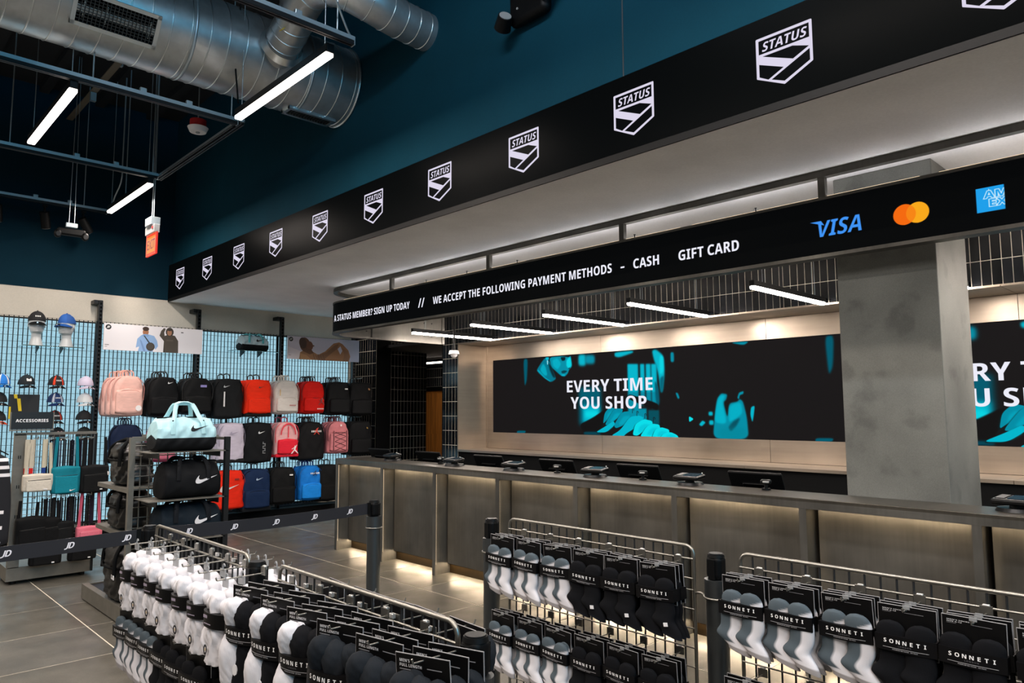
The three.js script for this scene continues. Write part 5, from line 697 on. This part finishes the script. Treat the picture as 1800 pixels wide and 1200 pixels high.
// ---------- accessory rack ----------
{
  const t = thing('accessory_rack', 'grey steel rack with slotted post, wire back and long base under the accessories sign', 'rack', [-8.02, 0, -1.34]), g = (x0, x1, y0, y1, z0, z1) => muv(BB(x0, x1, y0, y1, z0, z1));
  part('base', [g(-0.5, 0, 0.035, 0.15, -0.68, 0), g(-0.5, 0, 0.15, 0.156, -0.68, 0)], M.fixture, t); part('base_end', [g(-0.51, 0.006, 0.035, 0.155, -0.7, -0.68)], M.rail, t);
  for (const [x, z] of [[-0.06, -0.06], [-0.44, -0.06], [-0.06, -0.62], [-0.44, -0.62]]) part('castor', [CY(0.028, 0.03, x, 0.0175, z, 12)], M.black, t);
  const post = (z0, z1, n) => { part(n, [g(-0.05, 0, 0.15, 1.36, z0, z1)], M.fixture, t); const q = []; for (let i = 0; i < 4; i++) q.push(B(0.004, 0.03, 0.006, 0.001, 0.34 + i * 0.27, (z0 + z1) / 2 - 0.008), B(0.004, 0.03, 0.006, 0.001, 0.34 + i * 0.27, (z0 + z1) / 2 + 0.008)); part('slot', q, M.black, t); };
  post(-0.095, -0.005, 'post');
  part('top_beam', [g(-0.03, 0, 1.35, 1.375, -0.68, 0)], M.fixture, t); part('far_post', [g(-0.04, -0.01, 0.15, 1.36, -0.69, -0.665)], M.rail, t);
  const w = []; for (let i = 0; i < 13; i++) w.push(bar([-0.03, 0.3, -0.1 - i * 0.045], [-0.03, 1.35, -0.1 - i * 0.045], 0.0025, 5)); for (let i = 0; i < 20; i++) w.push(bar([-0.033, 0.3 + i * 0.053, -0.1], [-0.033, 0.3 + i * 0.053, -0.66], 0.002, 5)); part('wire_back', w, M.wire, t);
  for (const [y, n] of [[1.32, 5], [0.78, 5]]) for (let i = 0; i < n; i++) part('peg_hook', [bar([-0.03, y, -0.16 - i * 0.115], [0.16, y, -0.16 - i * 0.115], 0.004, 6), bar([0.16, y, -0.16 - i * 0.115], [0.165, y + 0.02, -0.16 - i * 0.115], 0.004, 6)], M.wire, t);
  const sg = thing('accessories_sign', 'small black sign reading accessories on top of the rack', 'sign', [-8.0, 1.385, -1.47], PI / 2);
  const st = canvasTex(512, 256, (c, w, h) => { c.fillStyle = '#0b1014'; c.fillRect(0, 0, w, h); c.fillStyle = '#f0f0f2'; c.font = 'bold 62px sans-serif'; c.textAlign = 'center'; c.save(); c.translate(w / 2, 150); c.scale(1.02, 1); c.fillText('ACCESSORIES', 0, 0); c.restore(); });
  part('panel', new THREE.BoxGeometry(0.33, 0.16, 0.012).translate(0, 0.1, 0), [M.black, M.black, M.black, M.black, std(0xffffff, 0.4, 0, { map: st }), M.black], sg); part('frame', [B(0.35, 0.012, 0.03, 0, 0.012, 0), B(0.008, 0.16, 0.02, -0.17, 0.1, 0), B(0.008, 0.16, 0.02, 0.17, 0.1, 0)], M.fixture, sg);
  // hanging accessories
  const pouch = (label, cat, z, y, w, h, d, c, o = {}) => { const s = thing(o.name ?? 'shoulder_bag', label, cat, [-7.93, y, z], PI / 2 + (o.turn ?? 0)), q = loft((u) => { const e = u < 0.15 ? 0.8 + 0.2 * RND(1 - u / 0.15) : u > 0.85 ? 0.8 + 0.2 * RND((u - 0.85) / 0.15) : 1, cp = u === 0 || u === 1 ? 0.02 : 1; return { c: [0, -h * u, 0], a: w / 2 * e * cp, b: d / 2 * e * cp, e: 4 }; }, 18, 32), p = q.attributes.position; for (let i = 0; i < p.count; i++) p.setZ(i, p.getZ(i) + 0.006 * wob(p.getX(i) * 4, p.getY(i) * 4, z * 9)); q.computeVertexNormals(); part('body', q, fabric(c), s);
    part('front_pocket', [RB(w * 0.8, h * 0.6, d * 0.3, 0.012, 0, -h * 0.64, d * 0.5, 3)], fabric(o.c2 ?? c), s); part('zip', [bar([-w * 0.36, -h * 0.36, d * 0.6], [w * 0.36, -h * 0.32, d * 0.6], 0.0035, 6)], solid(o.zip ?? 0x111111), s);
    const len = o.strap ?? 0.28; for (const x of [-1, 1]) part('strap', [B(0.026, len, 0.005, 0, len / 2, 0).rotateZ(x * 0.05).translate(x * w * 0.4, -0.02, 0)], fabric(o.sc ?? c), s); part('logo', [o.mark ? o.mark : B(0.022, 0.01, 0.004)].map((m) => m.translate(w * 0.2, -h * 0.84, d * 0.65 + 0.004)), M.white, s); return s; };
  pouch('cream hip bag with yellow side hanging from cream straps', 'bag', -1.53, 1.0, 0.25, 0.17, 0.09, 0xd8cfc0, { strap: 0.3, sc: 0xc9c1ae, name: 'hip_bag', zip: 0x2a2a2a, c2: 0xdcd4c6, mark: B(0.03, 0.008, 0.004) });
  pouch('teal shoulder bag with white tick hanging on long teal straps', 'bag', -1.75, 1.06, 0.24, 0.27, 0.1, 0x117a8c, { strap: 0.29, mark: swooshGeo(0.05), c2: 0x14869a, zip: 0x0a4a55 });
  pouch('black shoulder bag hanging right of the teal one', 'bag', -1.99, 1.06, 0.25, 0.28, 0.1, 0x101214, { strap: 0.28 });
  pouch('black shoulder bag low on the accessory rack behind the slotted post', 'bag', -1.5, 0.62, 0.26, 0.34, 0.1, 0x0c0d0f, { strap: 0.16 });
  pouch('black pouch low on the accessory rack with thin cords', 'bag', -1.74, 0.55, 0.2, 0.2, 0.08, 0x111315, { strap: 0.24 });
  pouch('clear pink bag hanging low on pink cords', 'bag', -1.97, 0.48, 0.22, 0.14, 0.1, 0xe87a90, { strap: 0.34, sc: 0xc75a74, zip: 0xe08a9a });
  for (const [z, y, w, h, n] of [[-1.62, 0.6, 0.22, 0.3, 'black'], [-1.92, 0.36, 0.24, 0.2, 'small black'], [-1.62, 0.33, 0.26, 0.17, 'wide black']]) pouch(`${n} bag crowded low on the accessory rack, ${z > -1.7 ? 'left' : 'right'} ${y > 0.5 ? 'upper' : 'bottom'} one`, 'bag', z, y, w, h, 0.09, 0x0b0c0e, { strap: 0.16 });
  const lany = (label, z, y, c, tip) => { const s = thing('wrist_strap', label, 'strap', [-7.94, y, z], PI / 2); part('ribbon', [B(0.03, 0.26, 0.006, 0, -0.13, 0), B(0.03, 0.25, 0.006, 0.012, -0.125, -0.014)], fabric(c), s); part('tip', [B(0.032, 0.05, 0.014, 0, -0.285, 0)], fabric(tip), s); };
  lany('cream strap with red tip on the accessory rack', -1.43, 1.31, 0xc8c0ae, 0xb81c1c); lany('cream strap with red tip, second from the slotted post', -1.47, 1.31, 0xc8c0ae, 0xc42020); lany('wide cream strap with blue tip on the accessory rack', -1.57, 1.31, 0xcac2ac, 0x1a3a80);
  for (const [z, c, l] of [[-1.66, 0x16324a, 'navy'], [-1.84, 0x15171a, 'black'], [-1.9, 0x17202a, 'dark slate'], [-1.95, 0x101113, 'jet black']]) lany(`${l} strap hanging among the accessory rack pegs`, z, 1.3, c, 0x101214);
  { let src; const cols = [0x0c0d10, 0x14182a, 0x0c0d10, 0x2a2238, 0x0e1a26]; for (const [y, n, len] of [[1.3, 11, 0.34], [0.76, 12, 0.3]]) for (let i = 0; i < n; i++) { const z = -1.6 - i * 0.036, low = y < 1, t2 = thing('neck_cord', low ? 'thin dark cord hanging in the dense lower row of the accessory rack' : 'thin dark cord hanging in the dense upper row of the accessory rack', 'cord', [-8.02 + 0.02 * (i % 3), y, z], PI / 2, low ? 'cords of the lower row' : 'cords of the upper row'), l = len * (0.85 + 0.3 * hash(i, low ? 1 : 2, 3)); part('loop', [B(0.011, l, 0.004, -0.008, -l / 2, 0), B(0.011, l * 0.96, 0.004, 0.008, -l / 2, 0.006)], fabric(cols[(i + (low ? 2 : 0)) % 5]), t2); part('clip', [B(0.012, 0.03, 0.008, 0, -l - 0.01, 0.002)], i % 4 === 1 ? M.silver : M.black, t2); } }
  const gm = thing('striped_top', 'dark garment with white stripes at the left picture edge', 'garment', [-7.75, 1.22, -1.16], PI / 2 - 0.2), stripe = canvasTex(128, 256, (c, w, h) => { c.fillStyle = '#0e1018'; c.fillRect(0, 0, w, h); c.fillStyle = '#e6e4e8'; for (let i = 0; i < 5; i++) c.fillRect(i & 1 ? 40 : 20, 14 + i * 20, 90, 9); for (let i = 0; i < 3; i++) c.fillRect(0, 190 + i * 20, 90, 9); });
  part('cloth', [loft((s) => ({ c: [0.02 * Math.sin(s * 4), -0.85 * s, 0], a: (0.09 + 0.06 * s) * (s === 0 || s === 1 ? 0.1 : 1), b: 0.04 * (s === 0 || s === 1 ? 0.1 : 1), e: 2.5 }), 14, 28)], std(0xffffff, 0.85, 0, { map: stripe }), gm); part('hanger', [tube([[-0.1, -0.03, 0], [0, 0.02, 0], [0.1, -0.03, 0]], 0.006, 10, 6), bar([0, 0.02, 0], [0, 0.09, 0], 0.003)], M.black, gm);
}
// ---------- queue posts, tapes ----------
const ZA = -1.24, ZBk = -2.6;
{
  const src = thing('queue_post', 'dark steel queue post at the far end of the tape, nearest the cash counter', 'post', [-3.98, 0, ZBk], 0, 'queue posts');
  part('base', [CY(0.17, 0.012, 0, 0.006, 0, 36, 0.165), CY(0.06, 0.02, 0, 0.02, 0, 24, 0.045)], M.rail, src);
  part('tube', [CY(0.043, 0.82, 0, 0.43, 0, 32)], M.gun, src);
  part('sleeve', [new THREE.CylinderGeometry(0.047, 0.047, 0.075, 32, 1, false).translate(0, 0.862, 0)], M.gun, src);
  part('collar', [new THREE.TorusGeometry(0.049, 0.004, 8, 32).rotateX(PI / 2).translate(0, 0.83, 0)], M.wire, src);
  part('head', [RB(0.066, 0.1, 0.066, 0.024, 0, 0.945, 0, 4), CY(0.034, 0.012, 0, 0.99, 0, 24, 0.031), B(0.03, 0.075, 0.076, 0, 0.94, 0)], M.black, src);
  part('cap_plate', [CY(0.027, 0.003, 0, 0.998, 0, 24)], M.rail, src);
  for (const [x, z, l] of [[-3.9, ZA, 'dark queue post at the left end of the near sock rack'], [-2.685, ZA, 'dark queue post between the two panels of the near sock rack'], [-1.43, ZA, 'dark queue post at the right end of the near sock rack'], [-2.87, ZBk, 'dark queue post at the left end of the far sock rack'], [-1.555, ZBk, 'dark queue post between the two panels of the far sock rack']]) dup(src, l, [x, 0, z]);
  const tt = canvasTex(512, 140, (c, w, h) => { c.fillStyle = '#12141c'; c.fillRect(0, 0, w, h); jd(c, w / 2 - 46, h * 0.69, 58, '#e3e1e8'); }, true), tm = std(0xffffff, 0.75, 0, { map: tt });
  const tape = (label, a, b, off) => { const len = Math.hypot(b[0] - a[0], b[1] - a[1]), t = thing('barrier_tape', label, 'tape', [(a[0] + b[0]) / 2, 0.9525, (a[1] + b[1]) / 2], Math.atan2(-(b[1] - a[1]), b[0] - a[0])), g = new THREE.BoxGeometry(len, 0.067, 0.003, 20, 1, 1), p = g.attributes.position, uv = g.attributes.uv; for (let i = 0; i < p.count; i++) { uv.setX(i, (p.getX(i) + off) / 0.245); p.setY(i, p.getY(i) - 0.012 * Math.cos(p.getX(i) / len * PI)); } part('webbing', g, tm, t); part('end_clip', [B(0.02, 0.072, 0.014, -len / 2 + 0.01, 0, 0), B(0.02, 0.072, 0.014, len / 2 - 0.01, 0, 0)], M.black, t); };
  tape('black tape printed with white letter pairs between the left posts', [-3.9, ZA - 0.04], [-3.965, ZBk + 0.04], 0.12); tape('black tape printed with white letter pairs running left to the picture edge', [-3.87, 0.6], [-3.9, ZA + 0.04], 0.02);
}
// ---------- wire panels of the sock racks ----------
function sockPanel(label, x0, x1, z) {
  const t = thing('rack_panel', label, 'grid panel', [x0, 0, z], 0, 'wire panels of the sock racks'), w = x1 - x0, y0 = 0.14, y1 = 1.012;
  const r = 0.03, ring = [[0, y0 + r], [0, y1 - r], [r * 0.3, y1 - r * 0.3], [r, y1], [w - r, y1], [w - r * 0.3, y1 - r * 0.3], [w, y1 - r], [w, y0 + r], [w - r * 0.3, y0 + r * 0.3], [w - r, y0], [r, y0], [r * 0.3, y0 + r * 0.3]];
  const cp = new THREE.CurvePath(); ring.forEach((p, i) => { const q = ring[(i + 1) % ring.length]; cp.add(new THREE.LineCurve3(new V3(p[0], p[1], 0), new V3(q[0], q[1], 0))); });
  part('frame', [new THREE.TubeGeometry(cp, 240, 0.0075, 8, true)], M.wire, t);
  const n = Math.round(w / 0.05); for (let i = 1; i < n; i++) part('vertical_wire', [bar([i * w / n, y0, 0], [i * w / n, y1, 0], 0.0038, 6)], M.wireGun, t);
  for (const y of [0.962, 0.885, 0.84, 0.765, 0.69, 0.615, 0.54, 0.465, 0.39, 0.315, 0.24]) part('horizontal_wire', [bar([0, y, 0.006], [w, y, 0.006], y > 0.9 ? 0.004 : 0.003, 6)], M.wire, t);
  for (const s of [0, 1]) part('post_clamp', [tube([[s * w, 0.83, 0], [s * w + (s ? 0.04 : -0.04), 0.835, 0.01], [s * w + (s ? 0.07 : -0.05), 0.825, 0.03]], 0.005, 10, 6)], M.wire, t);
  return t;
}
const PA1 = sockPanel('wire panel of the near sock rack, left one', -3.8, -2.755, ZA), PA2 = sockPanel('wire panel of the near sock rack, right one', -2.5, -1.5, ZA), PB1 = sockPanel('wire panel of the far sock rack, left one', -2.735, -1.655, ZBk), PB2 = sockPanel('wire panel of the far sock rack, right one', -1.45, -0.28, ZBk);
function peg(panel, x, y, len, dir = 1) { // hook belonging to the panel: backing clip, arm and tip
  const X = x - panel.position.x; part('peg_hook', [bar([X, y, 0], [X, y, dir * len], 0.0026, 6), bar([X, y, dir * len], [X, y + 0.011, dir * (len + 0.004)], 0.0026, 6), B(0.035, 0.03, 0.006, X, y + 0.008, dir * 0.008)], M.wire, panel);
  part('peg_clip', [RB(0.02, 0.015, 0.012, 0.003, X, y + 0.02, 0.004)], M.silver, panel);
}
// ---------- packs of socks ----------
const cardTex = canvasTex(256, 512, (c, w, h) => { c.fillStyle = '#060607'; c.fillRect(0, 0, w, h); c.fillStyle = '#d8d8da'; c.font = 'bold 15px sans-serif'; c.fillText("MEN'S SOCKS", 18, 46); c.fillText('SIZE 6-12', 18, 64); c.fillStyle = '#77777a'; c.fillRect(18, 72, 40, 4); c.fillStyle = '#8a8a8e'; c.fillRect(118, 62, 84, 4); c.fillStyle = '#c9c9cc'; c.beginPath(); c.ellipse(w / 2 - 4, 38, 7, 5, 0, 0, 7); c.fill(); });
const bandTex = canvasTex(512, 160, (c, w, h) => { c.fillStyle = '#09090b'; c.fillRect(0, 0, w, h); c.fillStyle = '#f2f2f2'; c.font = 'bold 56px sans-serif'; const s = 'SONNETI'; c.textAlign = 'center'; for (let i = 0; i < 7; i++) c.fillText(s[i], 92 + i * 55, 76); c.fillStyle = '#7a7a7e'; c.font = '20px sans-serif'; c.fillText('L O N D O N', w / 2, 104); c.fillStyle = '#cfcfd2'; c.fillRect(70, 122, 380, 3); c.font = '15px sans-serif'; c.fillText('PREMIUM NO SHOW   SIX PACK', w / 2, 144); });
const knit = (extra) => new THREE.MeshPhysicalMaterial({ color: 0xffffff, roughness: 0.95, specularIntensity: 0.2, vertexColors: true, bumpMap: TX.knit, bumpScale: 0.0006, ...extra });
const sockMat = knit(); sockMat.bumpMap = TX.knit.clone(); sockMat.bumpMap.repeat.set(3, 5);
const cardEdge = solid(0x8d8d8f, 0.4), cardFront = phys(0xffffff, 0.45, 0.35, { map: cardTex }), cardBack = phys(0x08080a, 0.5, 0.35), bandFront = phys(0xffffff, 0.45, 0.35, { map: bandTex }), bandSide = phys(0x070709, 0.45, 0.4);
const cGrey = [0.075, 0.098, 0.115], cWhite = [0.66, 0.65, 0.68], cCuff = [0.28, 0.265, 0.265], cBlack = [0.006, 0.0065, 0.008], cChar = [0.014, 0.017, 0.021], cNavy = [0.008, 0.01, 0.015];
function ankleSock(side, kind, k) { // hangs from toe (top) to cuff (bottom)
  const L = 0.215, y0 = -0.03;
  const g = loft((s) => { const toe = s < 0.16 ? Math.sqrt(1 - (1 - s / 0.16) ** 2) : 1, heel = Math.exp(-(((s - 0.74) / 0.1) ** 2)), cp = s === 0 ? 0.02 : 1; const dx = -0.016 * heel + 0.024 * sm(0.74, 1, s); return { c: [side * 0.041 + dx + 0.004 * Math.sin(s * 7 + k), y0 - L * s, 0.016 + 0.004 * side + 0.006 * sm(0.6, 1, s)], a: (0.0425 * toe + 0.006 * heel + 0.001 * sm(0.78, 0.95, s)) * cp, b: (0.0145 * (0.4 + 0.6 * toe) + 0.004 * heel) * cp, e: 2.3, tilt: -0.25 * sm(0.8, 1, s) }; }, 44, 36, (s, x, z) => {
    if (kind === 'dark') return s > 0.97 ? cNavy : cBlack;
    { const q = sm(-0.018, 0.018, s - (0.19 - 0.07 * x)); if (q < 1 && x > (kind === 'sole' ? 0.2 : -0.1)) return cGrey.map((v, i) => lerp(v, cWhite[i], q)); if (q < 1) return cGrey; } if (s > 0.925) return cCuff; return x < (kind === 'sole' ? 0.2 : -0.1) && s < 0.86 ? cGrey : cWhite; });
  return g;
}
function makeAnkle(kind) { const t = new THREE.Group(); t.name = 'sock_pack';
  const w = 0.166, h = 0.15; part('card', new RoundedBoxGeometry(w, h, 0.0025, 1, 0.001).translate(0, 0.015 - h / 2, 0), cardEdge, t); part('card_face', new THREE.PlaneGeometry(w - 0.004, h - 0.004).translate(0, 0.015 - h / 2, 0.0016), cardFront, t); part('card_back', new THREE.PlaneGeometry(w - 0.003, h - 0.003).rotateY(PI).translate(0, 0.015 - h / 2, -0.0016), cardBack, t);
  for (const s of [-1, 1]) part('sock', ankleSock(s, kind, s * 2 + (kind === 'sole' ? 3 : 0)), sockMat, t);
  const bg = new THREE.BoxGeometry(w + 0.006, 0.046, 0.046, 10, 1, 1), p = bg.attributes.position; for (let i = 0; i < p.count; i++) { p.setZ(i, p.getZ(i) + 0.016 - (p.getZ(i) > 0 ? 0.55 : 0) * p.getX(i) ** 2 * 2); p.setY(i, p.getY(i) - 0.094); } bg.computeVertexNormals(); part('band', bg, [bandSide, bandSide, bandSide, bandSide, bandFront, bandSide], t);
  if (kind === 'dark') part('care_label', [B(0.018, 0.014, 0.002).rotateZ(0.15).translate(0.052, -0.2, 0.0445)], M.white, t);
  part('hang_tab', [B(0.02, 0.012, 0.003, 0.0, 0.012, 0.002)], M.plastic, t); return t; }
function lobe(cx, cz, y0, y1, a, b, k, col, slant = 0) { return loft((s) => { const e = s < 0.2 ? Math.sqrt(1 - (1 - s / 0.2) ** 2) : 1, mid = 1 - 0.42 * Math.exp(-(((s - 0.4) / 0.15) ** 2)), cp = s === 0 ? 0.03 : s === 1 ? 0.9 : 1; return { c: [cx + 0.006 * Math.sin(s * 6 + k) + slant * (s - 0.4), lerp(y0, y1, s), cz + 0.004 * Math.sin(s * 9 + k)], a: a * e * mid * cp * (0.9 + 0.25 * s), b: b * e * mid * cp, e: 2.2 }; }, 26, 26, col); }
function crumple(g, k, f = 0.0035) { const p = g.attributes.position; for (let i = 0; i < p.count; i++) { const x = p.getX(i), y = p.getY(i), z = p.getZ(i), d = f * (wob(x * 14, y * 6, k) + 0.7 * Math.sin(x * 160 + 9 * Math.sin(y * 30 + k))); p.setZ(i, z + d); p.setX(i, x + 0.4 * d); } g.computeVertexNormals(); return g; }
function crewBand(t, w, y, text) { const bg = new THREE.BoxGeometry(w, 0.05, 0.09, 12, 1, 1), p = bg.attributes.position; for (let i = 0; i < p.count; i++) { const z = p.getZ(i), q = p.getX(i) / (w / 2); p.setZ(i, z * Math.sqrt(Math.max(0.2, 1 - 0.8 * q * q)) + 0.014); p.setY(i, p.getY(i) + y); } bg.computeVertexNormals(); part('band', bg, [bandSide, bandSide, bandSide, bandSide, text ? bandFront : bandSide, bandSide], t); }
function makeCrew(kind) { const t = new THREE.Group(); t.name = 'sock_pack'; const c = (q) => () => q;
  if (kind === 'white') {
    [[-0.046, 0.008, -0.045, -0.262, 1], [0.002, 0.024, -0.03, -0.275, 4], [0.046, 0.002, -0.05, -0.285, 7], [0.014, -0.014, -0.022, -0.265, 9]].forEach(([x, z, a, b, k]) => part('sock', crumple(lobe(x, z, a, b, 0.042, 0.031, k, c(cWhite), x * 0.5), k, 0.005), sockMat, t));
    crewBand(t, 0.148, -0.125, false); const b = new THREE.PlaneGeometry(0.05, 0.02); part('band_text', [B(0.03, 0.01, 0.001, -0.02, -0.114, 0.0582), B(0.045, 0.003, 0.001, -0.006, -0.137, 0.0588)], solid(0x9a8fa0), t);
    part('logo_patch', [new THREE.TorusGeometry(0.011, 0.0032, 6, 18).scale(0.85, 1.25, 0.5).translate(-0.014, -0.225, 0.058)], solid(0x1a1a1c), t); part('logo_core', [new THREE.CylinderGeometry(0.006, 0.006, 0.002, 6).rotateX(PI / 2).translate(-0.014, -0.225, 0.0575)], solid(0xcab9a0), t);
    part('hanger', [B(0.04, 0.03, 0.003, 0.0, -0.008, 0), tube([[0, 0.0, 0], [0, 0.018, 0], [0.008, 0.026, 0], [0.014, 0.018, 0]], 0.003, 10, 6)], M.plastic, t);
  } else {
    const w = 0.168; part('card', new RoundedBoxGeometry(w, 0.1, 0.0025, 1, 0.001).translate(0, -0.035, 0), cardEdge, t); part('card_face', new THREE.PlaneGeometry(w - 0.004, 0.096).translate(0, -0.035, 0.0016), kind === 'maroon' ? maroonFace : cardFaceS, t); part('card_back', new THREE.PlaneGeometry(w - 0.003, 0.097).rotateY(PI).translate(0, -0.035, -0.0016), cardBack, t);
    const A = kind === 'mixed' ? cWhite : cChar, Bc = kind === 'mixed' ? cBlack : cChar;
    [[-0.044, 0.028, -0.012, -0.295, 2, A], [0.012, 0.024, -0.022, -0.305, 5, Bc], [0.05, 0.004, -0.028, -0.31, 8, Bc]].forEach(([x, z, a, b, k, col]) => part('sock', crumple(lobe(x, z, a, b, 0.044, 0.036, k, c(col), x * 0.3), k, 0.0025), sockMat, t));
    crewBand(t, 0.166, -0.128, true); if (kind === 'mixed') part('logo_patch', [new THREE.CylinderGeometry(0.014, 0.014, 0.003, 20).scale(0.8, 1, 1.25).rotateX(PI / 2).translate(-0.0, -0.235, 0.058)], M.white, t);
  }
  return t; }
const cardTexS = canvasTex(256, 170, (c, w, h) => { c.fillStyle = '#060607'; c.fillRect(0, 0, w, h); c.fillStyle = '#dcdcde'; c.font = 'bold 17px sans-serif'; c.fillText("MEN'S", 16, 34); c.fillText('FULL LENGTH', 16, 53); c.fillStyle = '#8a8a8e'; c.fillRect(16, 62, 60, 4); c.fillRect(150, 46, 70, 4); }), cardFaceS = phys(0xffffff, 0.45, 0.35, { map: cardTexS }), maroonFace = std(0x7a2a2e, 0.4, 0, { map: canvasTex(256, 170, (c, w, h) => { c.fillStyle = '#5a2226'; c.fillRect(0, 0, w, h); c.fillStyle = '#e8dede'; c.font = 'bold 17px sans-serif'; c.fillText("MEN'S", 16, 34); c.fillText('FULL LENGTH', 16, 53); c.fillRect(150, 46, 70, 4); }) });
const packs = { grey: makeAnkle('grey'), sole: makeAnkle('sole'), dark: makeAnkle('dark'), white: makeCrew('white'), mixed: makeCrew('mixed'), char: makeCrew('char'), maroon: makeCrew('maroon') };
const words = { grey: 'grey and white ankle socks', sole: 'grey soled white ankle socks', dark: 'black ankle socks', white: 'white crew socks', mixed: 'white and black crew socks', char: 'charcoal crew socks', maroon: 'maroon carded socks' };
const ORD = ['first', 'second', 'third', 'fourth', 'fifth', 'sixth', 'seventh', 'eighth'];
function hangPacks(panel, rack, tier, kinds, xs, y, len, depth, dir = 1, gap = 0.03, turn = 0) {
  kinds.forEach((kind, i) => { const x = xs(i); peg(panel, x, y, len, dir);
    for (let n = 0; n < depth; n++) { const q = packs[kind].clone(); q.name = numbered('sock_pack'); q.position.set(x + rr(-0.004, 0.004), y - 0.004, panel.position.z + dir * (len - 0.03 - n * gap)); q.rotation.set(rr(-0.02, 0.05) * dir, (dir < 0 ? PI : 0) + turn + rr(-0.07, 0.07), rr(-0.03, 0.03));
      const where = n === 0 ? 'front' : ORD[n]; q.userData = { label: `pack of ${words[kind]}, ${where} on ${ORD[i]} peg, ${tier} ${rack}`, category: 'socks', group: `${words[kind]} on the ${rack}` }; scene.add(q); } });
}
// far rack: two tiers of ankle socks on both panels
hangPacks(PB1, 'far left panel', 'upper tier', ['grey', 'grey', 'grey', 'dark', 'dark', 'dark'], (i) => -2.62 + i * 0.179, 0.945, 0.185, 3);
hangPacks(PB1, 'far left panel', 'lower tier', ['grey', 'grey', 'grey', 'dark', 'dark', 'dark'], (i) => -2.62 + i * 0.179, 0.585, 0.185, 3);
hangPacks(PB2, 'far right panel', 'upper tier', ['sole', 'sole', 'sole', 'dark', 'dark', 'dark'], (i) => -1.37 + i * 0.183, 0.945, 0.165, 3);
hangPacks(PB2, 'far right panel', 'lower tier', ['sole', 'sole'], (i) => -1.37 + i * 0.183, 0.585, 0.165, 2);
// near rack: crew socks above, ankle socks below, more packs on its far side
hangPacks(PA1, 'near left panel', 'upper tier', ['white', 'white', 'white', 'white', 'white', 'white', 'white'], (i) => -3.59 + i * 0.163, 0.968, 0.18, 2, 1, 0.06, 0.14);
hangPacks(PA1, 'near left panel', 'lower tier', ['grey', 'grey', 'grey', 'dark', 'dark', 'dark'], (i) => -3.6 + i * 0.165, 0.685, 0.2, 2, 1, 0.04, 0.1);
hangPacks(PA2, 'near right panel', 'upper tier', ['mixed', 'mixed', 'mixed', 'char', 'char', 'char'], (i) => -2.39 + i * 0.19, 0.968, 0.185, 3, 1, 0.05, 0.24);
hangPacks(PA2, 'near right panel', 'lower tier', ['dark', 'dark', 'dark'], (i) => -2.45 + i * 0.19, 0.63, 0.18, 2, 1, 0.04, 0.2);
hangPacks(PA2, 'back of near right panel', 'upper tier', ['maroon', 'char', 'char', 'char', 'char'], (i) => -2.3 + i * 0.17, 0.955, 0.16, 2, -1);
hangPacks(PA1, 'back of near left panel', 'upper tier', ['white', 'white', 'white'], (i) => -3.05 + i * 0.16, 0.955, 0.16, 2, -1);
renderer.render(scene, camera);
